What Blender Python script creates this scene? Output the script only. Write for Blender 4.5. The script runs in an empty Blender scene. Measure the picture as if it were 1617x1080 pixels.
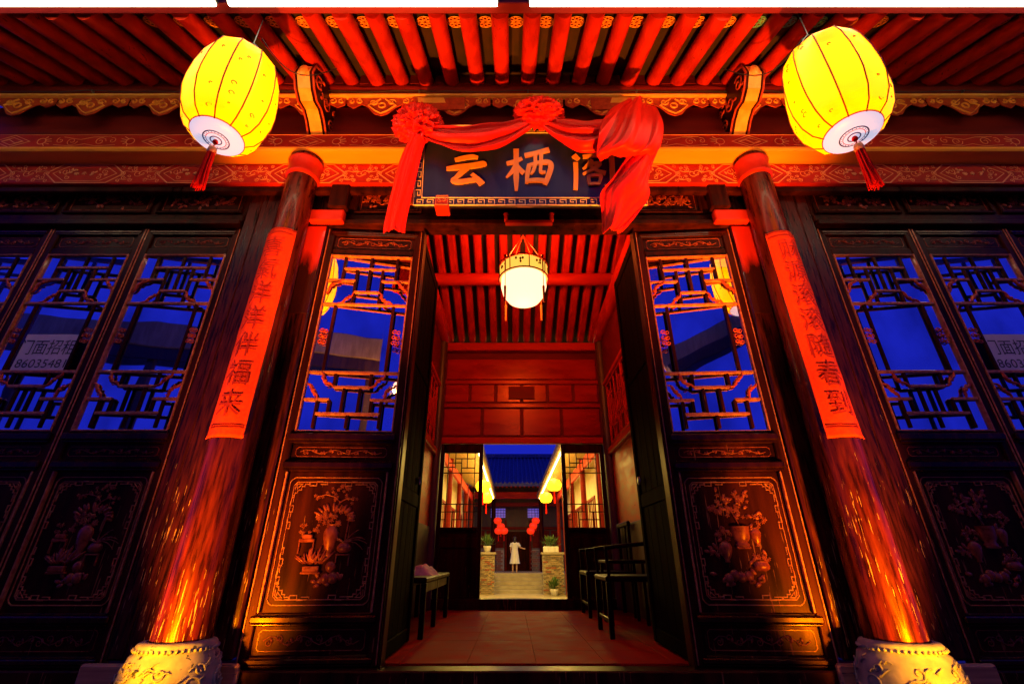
import bpy, math, random
from mathutils import Vector, Matrix, noise
random.seed(7)
R = math.radians
sc = bpy.context.scene
COL = sc.collection

# ------------------------------------------------------------------ camera, sky, exposure
CX, CD, CZ = -0.14, 3.0, 0.55            # camera stands 3 m in front of the door wall (y = 0)
F, PX, PY, PITCH = 716.0, 808.5, 540.0, R(25.4)
cam = bpy.data.cameras.new('camera')
cam.sensor_width = 36.0
cam.lens = F / 1617 * 36
cam.clip_start = 0.05
cam.clip_end = 400
camo = bpy.data.objects.new('camera', cam)
camo.location = (CX, -CD, CZ)
camo.rotation_euler = (R(90) + PITCH, 0, 0)
COL.objects.link(camo)
sc.camera = camo

w = bpy.data.worlds.new('World')
sc.world = w
w.use_nodes = True
nt = w.node_tree
nt.nodes.clear()
sky = nt.nodes.new('ShaderNodeTexSky')
sky.sky_type = 'NISHITA'
sky.sun_disc = False
sky.sun_elevation = R(-3.0)
sky.sun_rotation = R(200)
tint = nt.nodes.new('ShaderNodeMix'); tint.data_type = 'RGBA'; tint.blend_type = 'MULTIPLY'
tint.inputs[0].default_value = 1.0
tint.inputs[7].default_value = (0.16, 0.16, 1.0, 1)
haze_mix = nt.nodes.new('ShaderNodeMix'); haze_mix.data_type = 'RGBA'
haze_mix.inputs[0].default_value = 0.9
haze_mix.inputs[7].default_value = (0.25, 0.42, 12.0, 1)       # even dusk blue under the twilight gradient
bg = nt.nodes.new('ShaderNodeBackground')
bg.inputs[1].default_value = 0.043
wo = nt.nodes.new('ShaderNodeOutputWorld')
nt.links.new(sky.outputs[0], tint.inputs[6])
nt.links.new(tint.outputs[2], haze_mix.inputs[6])
nt.links.new(haze_mix.outputs[2], bg.inputs[0])
nt.links.new(bg.outputs[0], wo.inputs[0])

sc.view_settings.view_transform = 'Standard'
sc.view_settings.look = 'None'
sc.view_settings.exposure = 0.0
sc.view_settings.gamma = 1.0
sc.view_settings.use_curve_mapping = False
sc.cycles.use_denoising = True
sc.cycles.max_bounces = 7
sc.cycles.glossy_bounces = 4
sc.cycles.diffuse_bounces = 3
sc.cycles.sample_clamp_indirect = 6.0
sc.cycles.caustics_reflective = False
sc.cycles.caustics_refractive = False


def at(px, py, d):
    """the point seen at a pixel of the photograph on the vertical plane d metres in front of the camera"""
    u = (PY - py) / F
    r = (px - PX) / F
    k = d / (math.cos(PITCH) - u * math.sin(PITCH))
    return Vector((CX + r * k, -CD + d, CZ + k * (math.sin(PITCH) + u * math.cos(PITCH))))


def zat(py, d):
    return at(PX, py, d).z


# ------------------------------------------------------------------ materials
def mat(name, build):
    m = bpy.data.materials.new(name)
    m.use_nodes = True
    t = m.node_tree
    t.nodes.clear()
    out = t.nodes.new('ShaderNodeOutputMaterial')
    build(t, out)
    return m


def N(t, typ, **kw):
    n = t.nodes.new(typ)
    for k, v in kw.items():
        setattr(n, k, v)
    return n


def ramp(t, src, p0, p1, c0, c1):
    r = N(t, 'ShaderNodeValToRGB')
    r.color_ramp.elements[0].position = p0
    r.color_ramp.elements[1].position = p1
    r.color_ramp.elements[0].color = (*c0, 1) if len(c0) == 3 else c0
    r.color_ramp.elements[1].color = (*c1, 1) if len(c1) == 3 else c1
    t.links.new(src, r.inputs[0])
    return r


def pos_noise(t, scale, detail=4, nscale=1.0, off=(0, 0, 0)):
    g = N(t, 'ShaderNodeNewGeometry')
    mp = N(t, 'ShaderNodeMapping')
    mp.inputs['Scale'].default_value = scale
    mp.inputs['Location'].default_value = off
    t.links.new(g.outputs['Position'], mp.inputs['Vector'])
    n = N(t, 'ShaderNodeTexNoise')
    n.inputs['Scale'].default_value = nscale
    n.inputs['Detail'].default_value = detail
    t.links.new(mp.outputs[0], n.inputs['Vector'])
    return n


def mixc(t, fac, a, b):
    m = N(t, 'ShaderNodeMix', data_type='RGBA')
    if hasattr(fac, 'links'):
        t.links.new(fac, m.inputs[0])
    else:
        m.inputs[0].default_value = fac
    for s, v in ((6, a), (7, b)):
        if hasattr(v, 'links'):
            t.links.new(v, m.inputs[s])
        else:
            m.inputs[s].default_value = (*v, 1)
    return m.outputs[2]


def surf(name, c0, c1, rough=0.4, rvar=0.15, grain=(14, 14, 1.5), flake=None, fthr=0.66, fscale=(70, 70, 5), bump=0.15,
         coat=0.0, metal=0.0, coat_rough=0.06, low_wear=False, spec=0.5, tint=None):
    """painted or bare surface: two tones on a stretched noise, optional flaked-off specks, relief from the same noise"""
    def b(t, out):
        p = N(t, 'ShaderNodeBsdfPrincipled')
        n = pos_noise(t, grain, 5)
        cr = ramp(t, n.outputs[0], 0.35, 0.7, c0, c1)
        col = cr.outputs[0]
        rr = ramp(t, n.outputs[0], 0.3, 0.75, (rough, rough, rough), (rough + rvar,) * 3)
        rough_out = rr.outputs[0]
        height = n.outputs[0]
        if flake:
            f = pos_noise(t, fscale, 6, off=(3, 1, 2))
            big = pos_noise(t, (2.2, 2.2, 0.9), 3, off=(9, 4, 1))
            a = N(t, 'ShaderNodeMath', operation='ADD')
            sub = N(t, 'ShaderNodeMath', operation='MULTIPLY_ADD')
            sub.inputs[1].default_value = 0.45
            sub.inputs[2].default_value = -0.225
            t.links.new(big.outputs[0], sub.inputs[0])
            t.links.new(f.outputs[0], a.inputs[0])
            t.links.new(sub.outputs[0], a.inputs[1])
            src = a.outputs[0]
            if low_wear:                                   # more of the lacquer is knocked off near the ground
                g = N(t, 'ShaderNodeNewGeometry')
                sx = N(t, 'ShaderNodeSeparateXYZ')
                t.links.new(g.outputs['Position'], sx.inputs[0])
                mr = N(t, 'ShaderNodeMapRange')
                mr.inputs['From Min'].default_value = 0.0
                mr.inputs['From Max'].default_value = 1.6
                mr.inputs['To Min'].default_value = 0.07
                mr.inputs['To Max'].default_value = -0.03
                t.links.new(sx.outputs[2], mr.inputs['Value'])
                a2 = N(t, 'ShaderNodeMath', operation='ADD')
                t.links.new(src, a2.inputs[0])
                t.links.new(mr.outputs[0], a2.inputs[1])
                src = a2.outputs[0]
            fr = ramp(t, src, fthr, fthr + 0.02, (0, 0, 0), (1, 1, 1))
            col = mixc(t, fr.outputs[0], col, flake)
            rough_out = mixc(t, fr.outputs[0], rough_out, (0.6, 0.6, 0.6))
            hs = N(t, 'ShaderNodeMath', operation='SUBTRACT')
            t.links.new(height, hs.inputs[0])
            t.links.new(fr.outputs[0], hs.inputs[1])
            height = hs.outputs[0]
        t.links.new(col, p.inputs['Base Color'])
        t.links.new(rough_out, p.inputs['Roughness'])
        p.inputs['Metallic'].default_value = metal
        p.inputs['Specular IOR Level'].default_value = spec
        if tint: p.inputs['Specular Tint'].default_value = (*tint, 1)
        if coat:
            p.inputs['Coat Weight'].default_value = coat
            p.inputs['Coat Roughness'].default_value = coat_rough
        if bump:
            bn = N(t, 'ShaderNodeBump')
            bn.inputs['Strength'].default_value = bump
            bn.inputs['Distance'].default_value = 0.004
            t.links.new(height, bn.inputs['Height'])
            t.links.new(bn.outputs[0], p.inputs['Normal'])
        t.links.new(p.outputs[0], out.inputs[0])
    return mat(name, b)


def glow(name, col, strength, base=(0.8, 0.8, 0.8), nz=None):
    def b(t, out):
        p = N(t, 'ShaderNodeBsdfPrincipled')
        p.inputs['Base Color'].default_value = (*base, 1)
        p.inputs['Roughness'].default_value = 0.45
        p.inputs['Emission Color'].default_value = (*col, 1)
        p.inputs['Emission Strength'].default_value = strength
        t.links.new(p.outputs[0], out.inputs[0])
    return mat(name, b)


def lantern_paper(name, col, strength, base):
    """oiled silk: glows from the bulb inside, mottled thickness"""
    def b(t, out):
        n = pos_noise(t, (9, 9, 9), 4)
        cr = ramp(t, n.outputs[0], 0.3, 0.7, tuple(c * 0.66 for c in col), col)
        e = N(t, 'ShaderNodeEmission')
        e.inputs[1].default_value = strength
        t.links.new(cr.outputs[0], e.inputs[0])
        tr = N(t, 'ShaderNodeBsdfTranslucent')
        tr.inputs[0].default_value = (*base, 1)
        di = N(t, 'ShaderNodeBsdfPrincipled')
        di.inputs['Base Color'].default_value = (*base, 1)
        di.inputs['Roughness'].default_value = 0.35
        m = N(t, 'ShaderNodeMixShader')
        m.inputs[0].default_value = 0.5
        t.links.new(tr.outputs[0], m.inputs[1])
        t.links.new(di.outputs[0], m.inputs[2])
        a = N(t, 'ShaderNodeAddShader')
        t.links.new(m.outputs[0], a.inputs[0])
        t.links.new(e.outputs[0], a.inputs[1])
        t.links.new(a.outputs[0], out.inputs[0])
    return mat(name, b)


def glass(name, refl=0.5):
    def b(t, out):
        g = N(t, 'ShaderNodeBsdfGlossy')
        g.inputs['Roughness'].default_value = 0.015
        g.inputs['Color'].default_value = (0.95, 0.95, 1, 1)
        tr = N(t, 'ShaderNodeBsdfTransparent')
        tr.inputs[0].default_value = (0.55, 0.55, 0.6, 1)
        m = N(t, 'ShaderNodeMixShader')
        gr = pos_noise(t, (3.5, 3.5, 2.2), 6, off=(5, 2, 8))
        mr = N(t, 'ShaderNodeMapRange')
        mr.inputs['From Min'].default_value = .32; mr.inputs['From Max'].default_value = .62
        mr.inputs['To Min'].default_value = refl * .5; mr.inputs['To Max'].default_value = refl
        t.links.new(gr.outputs[0], mr.inputs['Value']); t.links.new(mr.outputs[0], m.inputs[0])
        n = pos_noise(t, (1.3, 1.3, 1.3), 2)
        bn = N(t, 'ShaderNodeBump')
        bn.inputs['Strength'].default_value = 0.12
        bn.inputs['Distance'].default_value = 0.02
        t.links.new(n.outputs[0], bn.inputs['Height'])
        t.links.new(bn.outputs[0], g.inputs['Normal'])
        t.links.new(tr.outputs[0], m.inputs[1])
        t.links.new(g.outputs[0], m.inputs[2])
        t.links.new(m.outputs[0], out.inputs[0])
    return mat(name, b)


M = {}
M['lacquer'] = surf('black_lacquer', (0.012, 0.002, 0.0015), (0.05, 0.006, 0.003), 0.26, 0.18, flake=(0.22, 0.06, 0.02), fthr=0.725, bump=0.3, spec=0.09, low_wear=True, tint=(1, .38, .2))
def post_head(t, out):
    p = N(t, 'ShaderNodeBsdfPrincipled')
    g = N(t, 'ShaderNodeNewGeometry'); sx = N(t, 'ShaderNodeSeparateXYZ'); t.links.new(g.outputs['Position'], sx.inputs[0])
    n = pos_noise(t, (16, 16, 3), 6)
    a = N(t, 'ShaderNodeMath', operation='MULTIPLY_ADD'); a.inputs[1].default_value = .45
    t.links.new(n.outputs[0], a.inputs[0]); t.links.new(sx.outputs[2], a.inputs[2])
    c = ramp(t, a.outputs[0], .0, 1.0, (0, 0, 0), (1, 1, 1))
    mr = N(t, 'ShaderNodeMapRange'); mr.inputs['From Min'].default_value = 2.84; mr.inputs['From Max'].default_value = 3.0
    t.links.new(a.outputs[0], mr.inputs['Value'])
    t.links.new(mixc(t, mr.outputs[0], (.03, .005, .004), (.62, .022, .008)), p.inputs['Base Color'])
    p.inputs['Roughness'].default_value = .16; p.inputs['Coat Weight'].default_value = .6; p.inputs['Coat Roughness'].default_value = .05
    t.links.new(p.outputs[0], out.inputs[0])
M['posthead'] = mat('red_topped_post_head', post_head)  # red at the top, changing raggedly to dark lacquer lower down
M['gloss'] = surf('polished_lacquer', (0.012, 0.002, 0.0015), (0.035, 0.004, 0.002), 0.2, 0.1, bump=0.15, coat=0.1, spec=0.25, tint=(1, .38, .2))
M['plank'] = surf('black_door_plank', (0.003, 0.001, 0.001), (0.007, 0.002, 0.0015), 0.7, 0.18, bump=0.2, spec=0.02, tint=(1, .38, .2))
M['furniture'] = surf('ebony', (0.006, 0.002, 0.002), (0.014, 0.004, 0.003), 0.35, 0.15, bump=0.1, spec=0.08, tint=(1, .38, .2))
M['post'] = surf('glossy_post_lacquer', (0.01, 0.002, 0.0015), (0.075, 0.008, 0.003), 0.2, 0.25, grain=(60, 60, 5), flake=(0.45, 0.22, 0.07), fthr=0.722, fscale=(130, 130, 9), bump=0.5, spec=0.2, low_wear=True, tint=(1, .6, .6))
M['column'] = surf('dark_red_column_lacquer', (0.02, 0.002, 0.0012), (0.12, 0.009, 0.003), 0.2, 0.25, grain=(45, 45, 5.0), flake=(0.5, 0.26, 0.08), fthr=0.715, fscale=(130, 130, 7.0), bump=0.5, coat=0.08, spec=0.5, low_wear=True, tint=(1, .38, .2))
M['red'] = surf('red_oil_paint', (0.36, 0.012, 0.005), (0.62, 0.026, 0.009), 0.34, 0.2, grain=(12, 4, 12), flake=(0.16, 0.012, 0.006), fthr=0.7, fscale=(60, 12, 60), bump=0.25, spec=0.3, tint=(1, .38, .2))
M['redx'] = surf('red_beam_paint', (0.42, 0.014, 0.006), (0.6, 0.026, 0.008), 0.34, 0.15, grain=(2, 9, 9), bump=0.12, spec=0.35, tint=(1, .38, .2))
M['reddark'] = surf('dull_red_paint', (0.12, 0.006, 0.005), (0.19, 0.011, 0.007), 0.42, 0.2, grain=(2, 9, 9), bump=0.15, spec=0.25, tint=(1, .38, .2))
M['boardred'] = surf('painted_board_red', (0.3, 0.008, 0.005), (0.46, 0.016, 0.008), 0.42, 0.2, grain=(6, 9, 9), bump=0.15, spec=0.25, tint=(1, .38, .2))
M['carve'] = surf('carved_wood', (0.16, 0.02, 0.008), (0.34, 0.055, 0.02), 0.24, 0.15, grain=(30, 30, 30), bump=0.2, spec=0.6, tint=(1, .38, .2))
M['carvered'] = surf('red_carving', (0.36, 0.03, 0.012), (0.55, 0.07, 0.02), 0.3, 0.15, grain=(30, 30, 30), bump=0.2, tint=(1, .38, .2))
M['line'] = surf('gold_paint_line', (0.66, 0.18, 0.05), (0.78, 0.28, 0.08), 0.35, 0.1, bump=0)
M['gold'] = surf('gold_leaf', (0.88, 0.32, 0.03), (0.95, 0.44, 0.06), 0.35, 0.12, bump=0.03, metal=0.1)
M['bead'] = surf('edge_highlight_wood', (0.3, 0.06, 0.02), (0.55, 0.17, 0.06), 0.28, 0.12, grain=(40, 40, 40), bump=0.1, coat=0.2, tint=(1, .38, .2))  # paler than the lacquer: light caught on raised edges, put into the colour
M['orange'] = surf('orange_plate_paint', (0.85, 0.26, 0.02), (0.9, 0.32, 0.03), 0.45, 0.1, grain=(2, 9, 9), bump=0.05, spec=0.2, tint=(1, .38, .2))
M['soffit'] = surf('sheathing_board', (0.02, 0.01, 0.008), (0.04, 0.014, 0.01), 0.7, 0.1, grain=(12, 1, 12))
M['cream'] = surf('cream_gold_line', (0.95, 0.62, 0.28), (0.98, 0.7, 0.34), 0.35, 0.1, bump=0)
M['blue'] = surf('sign_blue', (0.012, 0.016, 0.07), (0.02, 0.024, 0.1), 0.35, 0.1, coat=0.1, bump=0.03)
M['bluepaint'] = surf('flower_blue', (0.12, 0.5, 0.75), (0.2, 0.6, 0.85), 0.5, 0.1, bump=0)
M['silk'] = surf('red_silk', (0.85, 0.012, 0.004), (0.9, 0.018, 0.005), 0.36, 0.06, grain=(40, 40, 40), bump=0.0, spec=0.45, tint=(1, .38, .2))
M['paper'] = surf('red_couplet_paper', (0.8, 0.04, 0.008), (0.86, 0.06, 0.01), 0.6, 0.1, grain=(60, 60, 60), bump=0.06, spec=0.15, tint=(1, .38, .2))
M['ink'] = surf('dark_red_ink', (0.3, 0.014, 0.006), (0.36, 0.02, 0.008), 0.5, 0.1, bump=0, spec=.1)
M['black'] = surf('black_ink', (0.01, 0.01, 0.012), (0.02, 0.02, 0.02), 0.5, 0.1, bump=0)
M['notice'] = surf('notice_paper', (0.5, 0.36, 0.4), (0.58, 0.43, 0.47), 0.6, 0.1, bump=0)
M['stone'] = surf('carved_stone', (0.2, 0.17, 0.11), (0.34, 0.28, 0.17), 0.6, 0.2, grain=(18, 18, 18), flake=(0.03, 0.03, 0.035), fthr=0.68, fscale=(26, 26, 26), bump=0.7, spec=.3)
M['paving'] = surf('stone_paving', (0.3, 0.26, 0.18), (0.42, 0.37, 0.27), 0.6, 0.2, grain=(3, 3, 3), bump=0.3)
M['floor'] = surf('hall_floor_tile', (0.24, 0.002, 0.002), (0.33, 0.004, 0.003), 0.6, 0.2, grain=(5, 5, 5), flake=(0.12, 0.003, 0.003), fthr=0.72, fscale=(9, 9, 9), bump=0.15, spec=0.04, tint=(1, .38, .2))
M['transom'] = surf('varnished_red_panel', (0.3, 0.006, 0.004), (0.46, 0.014, 0.006), 0.24, 0.1, grain=(2, 9, 9), bump=0.12, spec=0.6, tint=(1, .38, .2))
M['porch'] = surf('porch_stone', (0.12, 0.11, 0.1), (0.2, 0.19, 0.17), 0.6, 0.2, grain=(5, 5, 5), bump=0.4)
M['sill'] = surf('worn_sill_wood', (0.3, 0.1, 0.03), (0.5, 0.22, 0.07), 0.45, 0.2, grain=(2, 25, 40), flake=(0.1, 0.03, 0.015), fthr=0.64, fscale=(4, 60, 60), bump=0.5)
M['brick'] = surf('old_brick', (0.3, 0.22, 0.12), (0.42, 0.33, 0.2), 0.8, 0.1, grain=(6, 6, 6), bump=0.4)
M['brick2'] = surf('dark_brick', (0.16, 0.12, 0.08), (0.26, 0.2, 0.13), 0.8, 0.1, grain=(6, 6, 6), bump=0.4)
M['brickred'] = surf('red_brick', (0.26, 0.09, 0.05), (0.34, 0.13, 0.07), 0.8, 0.1, grain=(6, 6, 6), bump=0.4)
M['mortar'] = surf('mortar', (0.3, 0.28, 0.22), (0.4, 0.37, 0.3), 0.85, 0.1, grain=(20, 20, 20), bump=0.3)
M['plaster'] = surf('pale_plaster', (0.6, 0.5, 0.3), (0.74, 0.64, 0.42), 0.7, 0.1, grain=(3, 3, 3), bump=0.1)
M['tile'] = surf('grey_roof_tile', (0.09, 0.1, 0.13), (0.2, 0.22, 0.28), 0.55, 0.2, grain=(20, 5, 5), bump=0.3)
M['darkwood'] = surf('dark_wood', (0.05, 0.018, 0.01), (0.1, 0.035, 0.018), 0.4, 0.2)
M['glass'] = glass('window_glass', 0.95)
M['tassel'] = surf('red_tassel', (0.75, 0.01, 0.004), (0.85, 0.016, 0.006), 0.6, 0.1, grain=(200, 200, 3), bump=0.3, spec=0.1, tint=(1, .38, .2))
M['yrib'] = surf('lantern_rib', (0.3, 0.05, 0.005), (0.36, 0.07, 0.006), 0.4, 0.1, bump=0, spec=.2)
M['print'] = surf('lantern_print', (0.35, 0.12, 0.01), (0.4, 0.15, 0.02), 0.5, 0.1, bump=0, spec=.2)
M['lpaper'] = lantern_paper('lantern_silk', (1.0, 0.42, 0.0), 1.45, (0.85, 0.5, 0.0))
M['lpaper2'] = lantern_paper('lantern_silk_small', (1.0, 0.62, 0.02), 2.2, (0.85, 0.6, 0.02))
M['ldisc'] = glow('lantern_base_glow', (0.8, 0.76, 1.0), 0.72, base=(.25, .25, .25))
M['bluering'] = surf('blue_print', (0.03, 0.04, 0.4), (0.05, 0.06, 0.5), 0.5, 0.1, bump=0)
M['redring'] = surf('red_print', (0.55, 0.02, 0.05), (0.6, 0.03, 0.06), 0.5, 0.1, bump=0)
M['globe'] = glow('hall_lamp_globe', (1.0, 0.42, 0.2), 3.6)
M['drum'] = glow('hall_lamp_drum', (1.0, 0.52, 0.06), 1.3)
M['led'] = glow('led_tube', (1.0, 0.9, 0.55), 15.0)
M['uplens'] = glow('uplight_lens', (1.0, 0.7, 0.1), 3.0)
M['metal'] = surf('dull_metal', (0.1, 0.1, 0.1), (0.2, 0.2, 0.2), 0.35, 0.1, bump=0.05, metal=0.9)
M['redlantern'] = glow('red_lantern_silk', (1.0, 0.03, 0.003), .9, base=(.25, .006, .003))
M['warmstrip'] = glow('warm_strip', (1.0, 0.78, 0.35), 14.0)
M['window'] = glow('lit_blue_window', (0.08, 0.1, 1.0), 0.35)
M['skin'] = surf('skin', (0.5, 0.3, 0.2), (0.55, 0.34, 0.24), 0.5, 0.1, bump=0)
M['hair'] = surf('black_hair', (0.01, 0.008, 0.008), (0.02, 0.015, 0.012), 0.4, 0.1, bump=0)
M['dress'] = surf('white_dress', (0.7, 0.7, 0.66), (0.8, 0.8, 0.76), 0.7, 0.1, bump=0.1)
M['leaf'] = surf('leaf_green', (0.04, 0.1, 0.02), (0.08, 0.16, 0.03), 0.5, 0.1, bump=0)
M['white'] = surf('white_ceramic', (0.7, 0.7, 0.68), (0.8, 0.8, 0.78), 0.25, 0.1, bump=0)
M['cloth'] = surf('pink_cloth', (0.6, 0.3, 0.28), (0.7, 0.4, 0.35), 0.7, 0.1, grain=(30, 30, 30), bump=0.2)
M['curtain'] = surf('red_curtain', (0.4, 0.02, 0.04), (0.5, 0.03, 0.06), 0.7, 0.1, grain=(30, 30, 1), bump=0.2)
M['tan'] = surf('tan_timber', (0.5, 0.3, 0.1), (0.66, 0.42, 0.16), 0.6, 0.1)
M['dim'] = surf('street_wall', (0.1, 0.09, 0.06), (0.16, 0.14, 0.09), 0.8, 0.1)


# ------------------------------------------------------------------ mesh builder
class MB:
    def __init__(self):
        self.v = []; self.f = []; self.s = []; self.T = None

    def add(self, vs, fs, smooth=False):
        o = len(self.v)
        if self.T is not None:
            vs = [self.T @ Vector(p) for p in vs]
        self.v += [tuple(p) for p in vs]
        self.f += [tuple(i + o for i in q) for q in fs]
        self.s += [smooth] * len(fs)
        return self

    def box(self, x0, x1, y0, y1, z0, z1, c=0.004):
        if x0 > x1: x0, x1 = x1, x0
        if y0 > y1: y0, y1 = y1, y0
        if z0 > z1: z0, z1 = z1, z0
        c = min(c, (x1 - x0) * .3, (y1 - y0) * .3, (z1 - z0) * .3)
        vs = []; idx = {}
        lo = (x0, y0, z0); hi = (x1, y1, z1)
        for sx in (0, 1):
            for sy in (0, 1):
                for sz in (0, 1):
                    s = (sx, sy, sz)
                    for ax in range(3):
                        p = []
                        for k in range(3):
                            e = hi[k] if s[k] else lo[k]
                            if k != ax:
                                e += -c if s[k] else c
                            p.append(e)
                        idx[(s, ax)] = len(vs); vs.append(tuple(p))
        fs = []
        for ax in range(3):
            a, b = [k for k in range(3) if k != ax]
            for sv in (0, 1):
                q = []
                for (i, j) in ((0, 0), (1, 0), (1, 1), (0, 1)):
                    s = [0, 0, 0]; s[ax] = sv; s[a] = i; s[b] = j
                    q.append(idx[(tuple(s), ax)])
                flip = (sv == 0) != (ax == 1)
                fs.append(tuple(reversed(q)) if flip else tuple(q))
        cen = Vector([(lo[k] + hi[k]) / 2 for k in range(3)])
        extra = []
        for ax in range(3):
            a, b = [k for k in range(3) if k != ax]
            for i in (0, 1):
                for j in (0, 1):
                    s0 = [0, 0, 0]; s0[a] = i; s0[b] = j
                    s1 = list(s0); s1[ax] = 1
                    s0 = tuple(s0); s1 = tuple(s1)
                    extra.append((idx[(s0, a)], idx[(s1, a)], idx[(s1, b)], idx[(s0, b)]))
        for sx in (0, 1):
            for sy in (0, 1):
                for sz in (0, 1):
                    s = (sx, sy, sz)
                    extra.append((idx[(s, 0)], idx[(s, 1)], idx[(s, 2)]))
        allf = []
        for q in fs + extra:
            P = [Vector(vs[i]) for i in q]
            n = (P[1] - P[0]).cross(P[2] - P[0])
            c0 = sum(P, Vector()) / len(P) - cen
            allf.append(tuple(q) if n.dot(c0) > 0 else tuple(reversed(q)))
        return self.add(vs, allf)

    def tube(self, pts, r, n=6, r1=None, caps=True, smooth=True):
        pts = [Vector(p) for p in pts]
        m = len(pts)
        vs = []; fs = []
        ref = None
        for i, p in enumerate(pts):
            d = (pts[min(i + 1, m - 1)] - pts[max(i - 1, 0)])
            if d.length < 1e-9: d = Vector((0, 0, 1))
            d.normalize()
            if ref is None:
                ref = Vector((0, 1, 0)) if abs(d.y) < .9 else Vector((1, 0, 0))
            a = d.cross(ref)
            if a.length < 1e-6: a = d.orthogonal()
            a.normalize(); b = d.cross(a); b.normalize(); ref = a.cross(d) * 1.0
            ref = -b if ref.dot(-b) > 0 else b
            rr = r if r1 is None else r + (r1 - r) * i / (m - 1)
            if callable(r): rr = r(i / (m - 1))
            for k in range(n):
                t = 2 * math.pi * k / n
                vs.append(p + a * math.cos(t) * rr + b * math.sin(t) * rr)
        for i in range(m - 1):
            for k in range(n):
                k2 = (k + 1) % n
                fs.append((i * n + k, i * n + k2, (i + 1) * n + k2, (i + 1) * n + k))
        self.add(vs, fs, smooth)
        if caps:
            self.add(vs[:n], [tuple(range(n))]); self.add(vs[-n:], [tuple(reversed(range(n)))])
        return self

    def lathe(self, prof, cen=(0, 0, 0), n=24, sy=1.0, a0=0.0, a1=2 * math.pi, smooth=True):
        cen = Vector(cen); full = abs(a1 - a0 - 2 * math.pi) < 1e-6
        k = n if full else n + 1
        vs = []; fs = []
        for (r, z) in prof:
            for i in range(k):
                t = a0 + (a1 - a0) * i / n
                vs.append(cen + Vector((r * math.cos(t), r * math.sin(t) * sy, z)))
        for j in range(len(prof) - 1):
            for i in range(n):
                i2 = (i + 1) % k
                fs.append((j * k + i, j * k + i2, (j + 1) * k + i2, (j + 1) * k + i))
        return self.add(vs, fs, smooth)

    def ribbon(self, pts, w, y, t, closed=False, top=0.5):
        """raised line lying on the plane y (facing -y): pts are (x, z)"""
        P = [Vector((p[0], p[1])) for p in pts]
        m = len(P)
        vs = []
        for i, p in enumerate(P):
            if closed:
                a, b = P[i - 1], P[(i + 1) % m]
            else:
                a, b = P[max(i - 1, 0)], P[min(i + 1, m - 1)]
            d1 = (p - a); d2 = (b - p)
            if d1.length < 1e-9: d1 = d2
            if d2.length < 1e-9: d2 = d1
            d1 = d1.normalized(); d2 = d2.normalized()
            n1 = Vector((-d1.y, d1.x)); n2 = Vector((-d2.y, d2.x))
            nn = (n1 + n2)
            if nn.length < 1e-6: nn = n1
            nn.normalize()
            k = 1 / max(.5, nn.dot(n1))
            h = nn * w * .5 * k
            for s, yy in ((1, y), (top, y - t), (-top, y - t), (-1, y)):
                q = p + h * s
                vs.append((q.x, yy, q.y))
        fs = []
        for i in range(m if closed else m - 1):
            j = (i + 1) % m
            for k in range(3):
                fs.append((i * 4 + k, j * 4 + k, j * 4 + k + 1, i * 4 + k + 1))
        if not closed:
            fs.append((0, 1, 2, 3)); e = (m - 1) * 4
            fs.append((e + 3, e + 2, e + 1, e))
        return self.add(vs, fs)

    def prism(self, poly, y0, y1):
        m = len(poly)
        vs = [(p[0], y0, p[1]) for p in poly] + [(p[0], y1, p[1]) for p in poly]
        fs = [tuple(range(m)), tuple(reversed(range(m, 2 * m)))]
        for i in range(m):
            j = (i + 1) % m
            fs.append((i, i + m, j + m, j))
        return self.add(vs, fs)

    def ell(self, c, r, nu=8, nv=5, smooth=True, rot=None):
        vs = []; fs = []
        c = Vector(c)
        for j in range(nv + 1):
            ph = math.pi * j / nv
            for i in range(nu):
                t = 2 * math.pi * i / nu
                p = Vector((r[0] * math.sin(ph) * math.cos(t), r[1] * math.sin(ph) * math.sin(t), r[2] * math.cos(ph)))
                if rot is not None: p = rot @ p
                vs.append(c + p)
        for j in range(nv):
            for i in range(nu):
                i2 = (i + 1) % nu
                fs.append((j * nu + i, (j + 1) * nu + i, (j + 1) * nu + i2, j * nu + i2))
        return self.add(vs, fs, smooth)

    def grid(self, fn, nu, nv, smooth=True):
        vs = [fn(i / nu, j / nv) for j in range(nv + 1) for i in range(nu + 1)]
        k = nu + 1
        fs = [(j * k + i, j * k + i + 1, (j + 1) * k + i + 1, (j + 1) * k + i) for j in range(nv) for i in range(nu)]
        return self.add(vs, fs, smooth)

    def mesh(self, name, material):
        me = bpy.data.meshes.new(name)
        me.from_pydata(self.v, [], self.f)
        me.polygons.foreach_set('use_smooth', self.s)
        me.materials.append(M[material] if isinstance(material, str) else material)
        me.update()
        return me

    def build(self, name, material, parent=None, loc=(0, 0, 0), rot=(0, 0, 0)):
        return link(name, self.mesh(name, material), parent, loc, rot)


def link(name, me, parent=None, loc=(0, 0, 0), rot=(0, 0, 0)):
    o = bpy.data.objects.new(name, me)
    COL.objects.link(o)
    o.parent = parent
    o.location = loc
    o.rotation_euler = rot
    return o


def tag(o, label=None, cat=None, group=None, kind=None):
    if label: o['label'] = label
    if cat: o['category'] = cat
    if group: o['group'] = group
    if kind: o['kind'] = kind
    return o


def thing(name, label, cat, loc=(0, 0, 0), rz=0.0, group=None, kind=None):
    o = bpy.data.objects.new(name, None)
    o.empty_display_size = 0.1
    COL.objects.link(o)
    o.location = loc
    o.rotation_euler = (0, 0, rz)
    return tag(o, label, cat, group, kind)


def children(o):
    return [c for c in list(COL.objects) if c.parent == o]


def copy_tree(o, parent=None, kids=None):
    if kids is None:
        kids = {}
        for c in COL.objects:
            if c.parent: kids.setdefault(c.parent, []).append(c)
    c = o.copy(); COL.objects.link(c); c.parent = parent
    for ch in kids.get(o, []):
        copy_tree(ch, c, kids)
    return c


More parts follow.
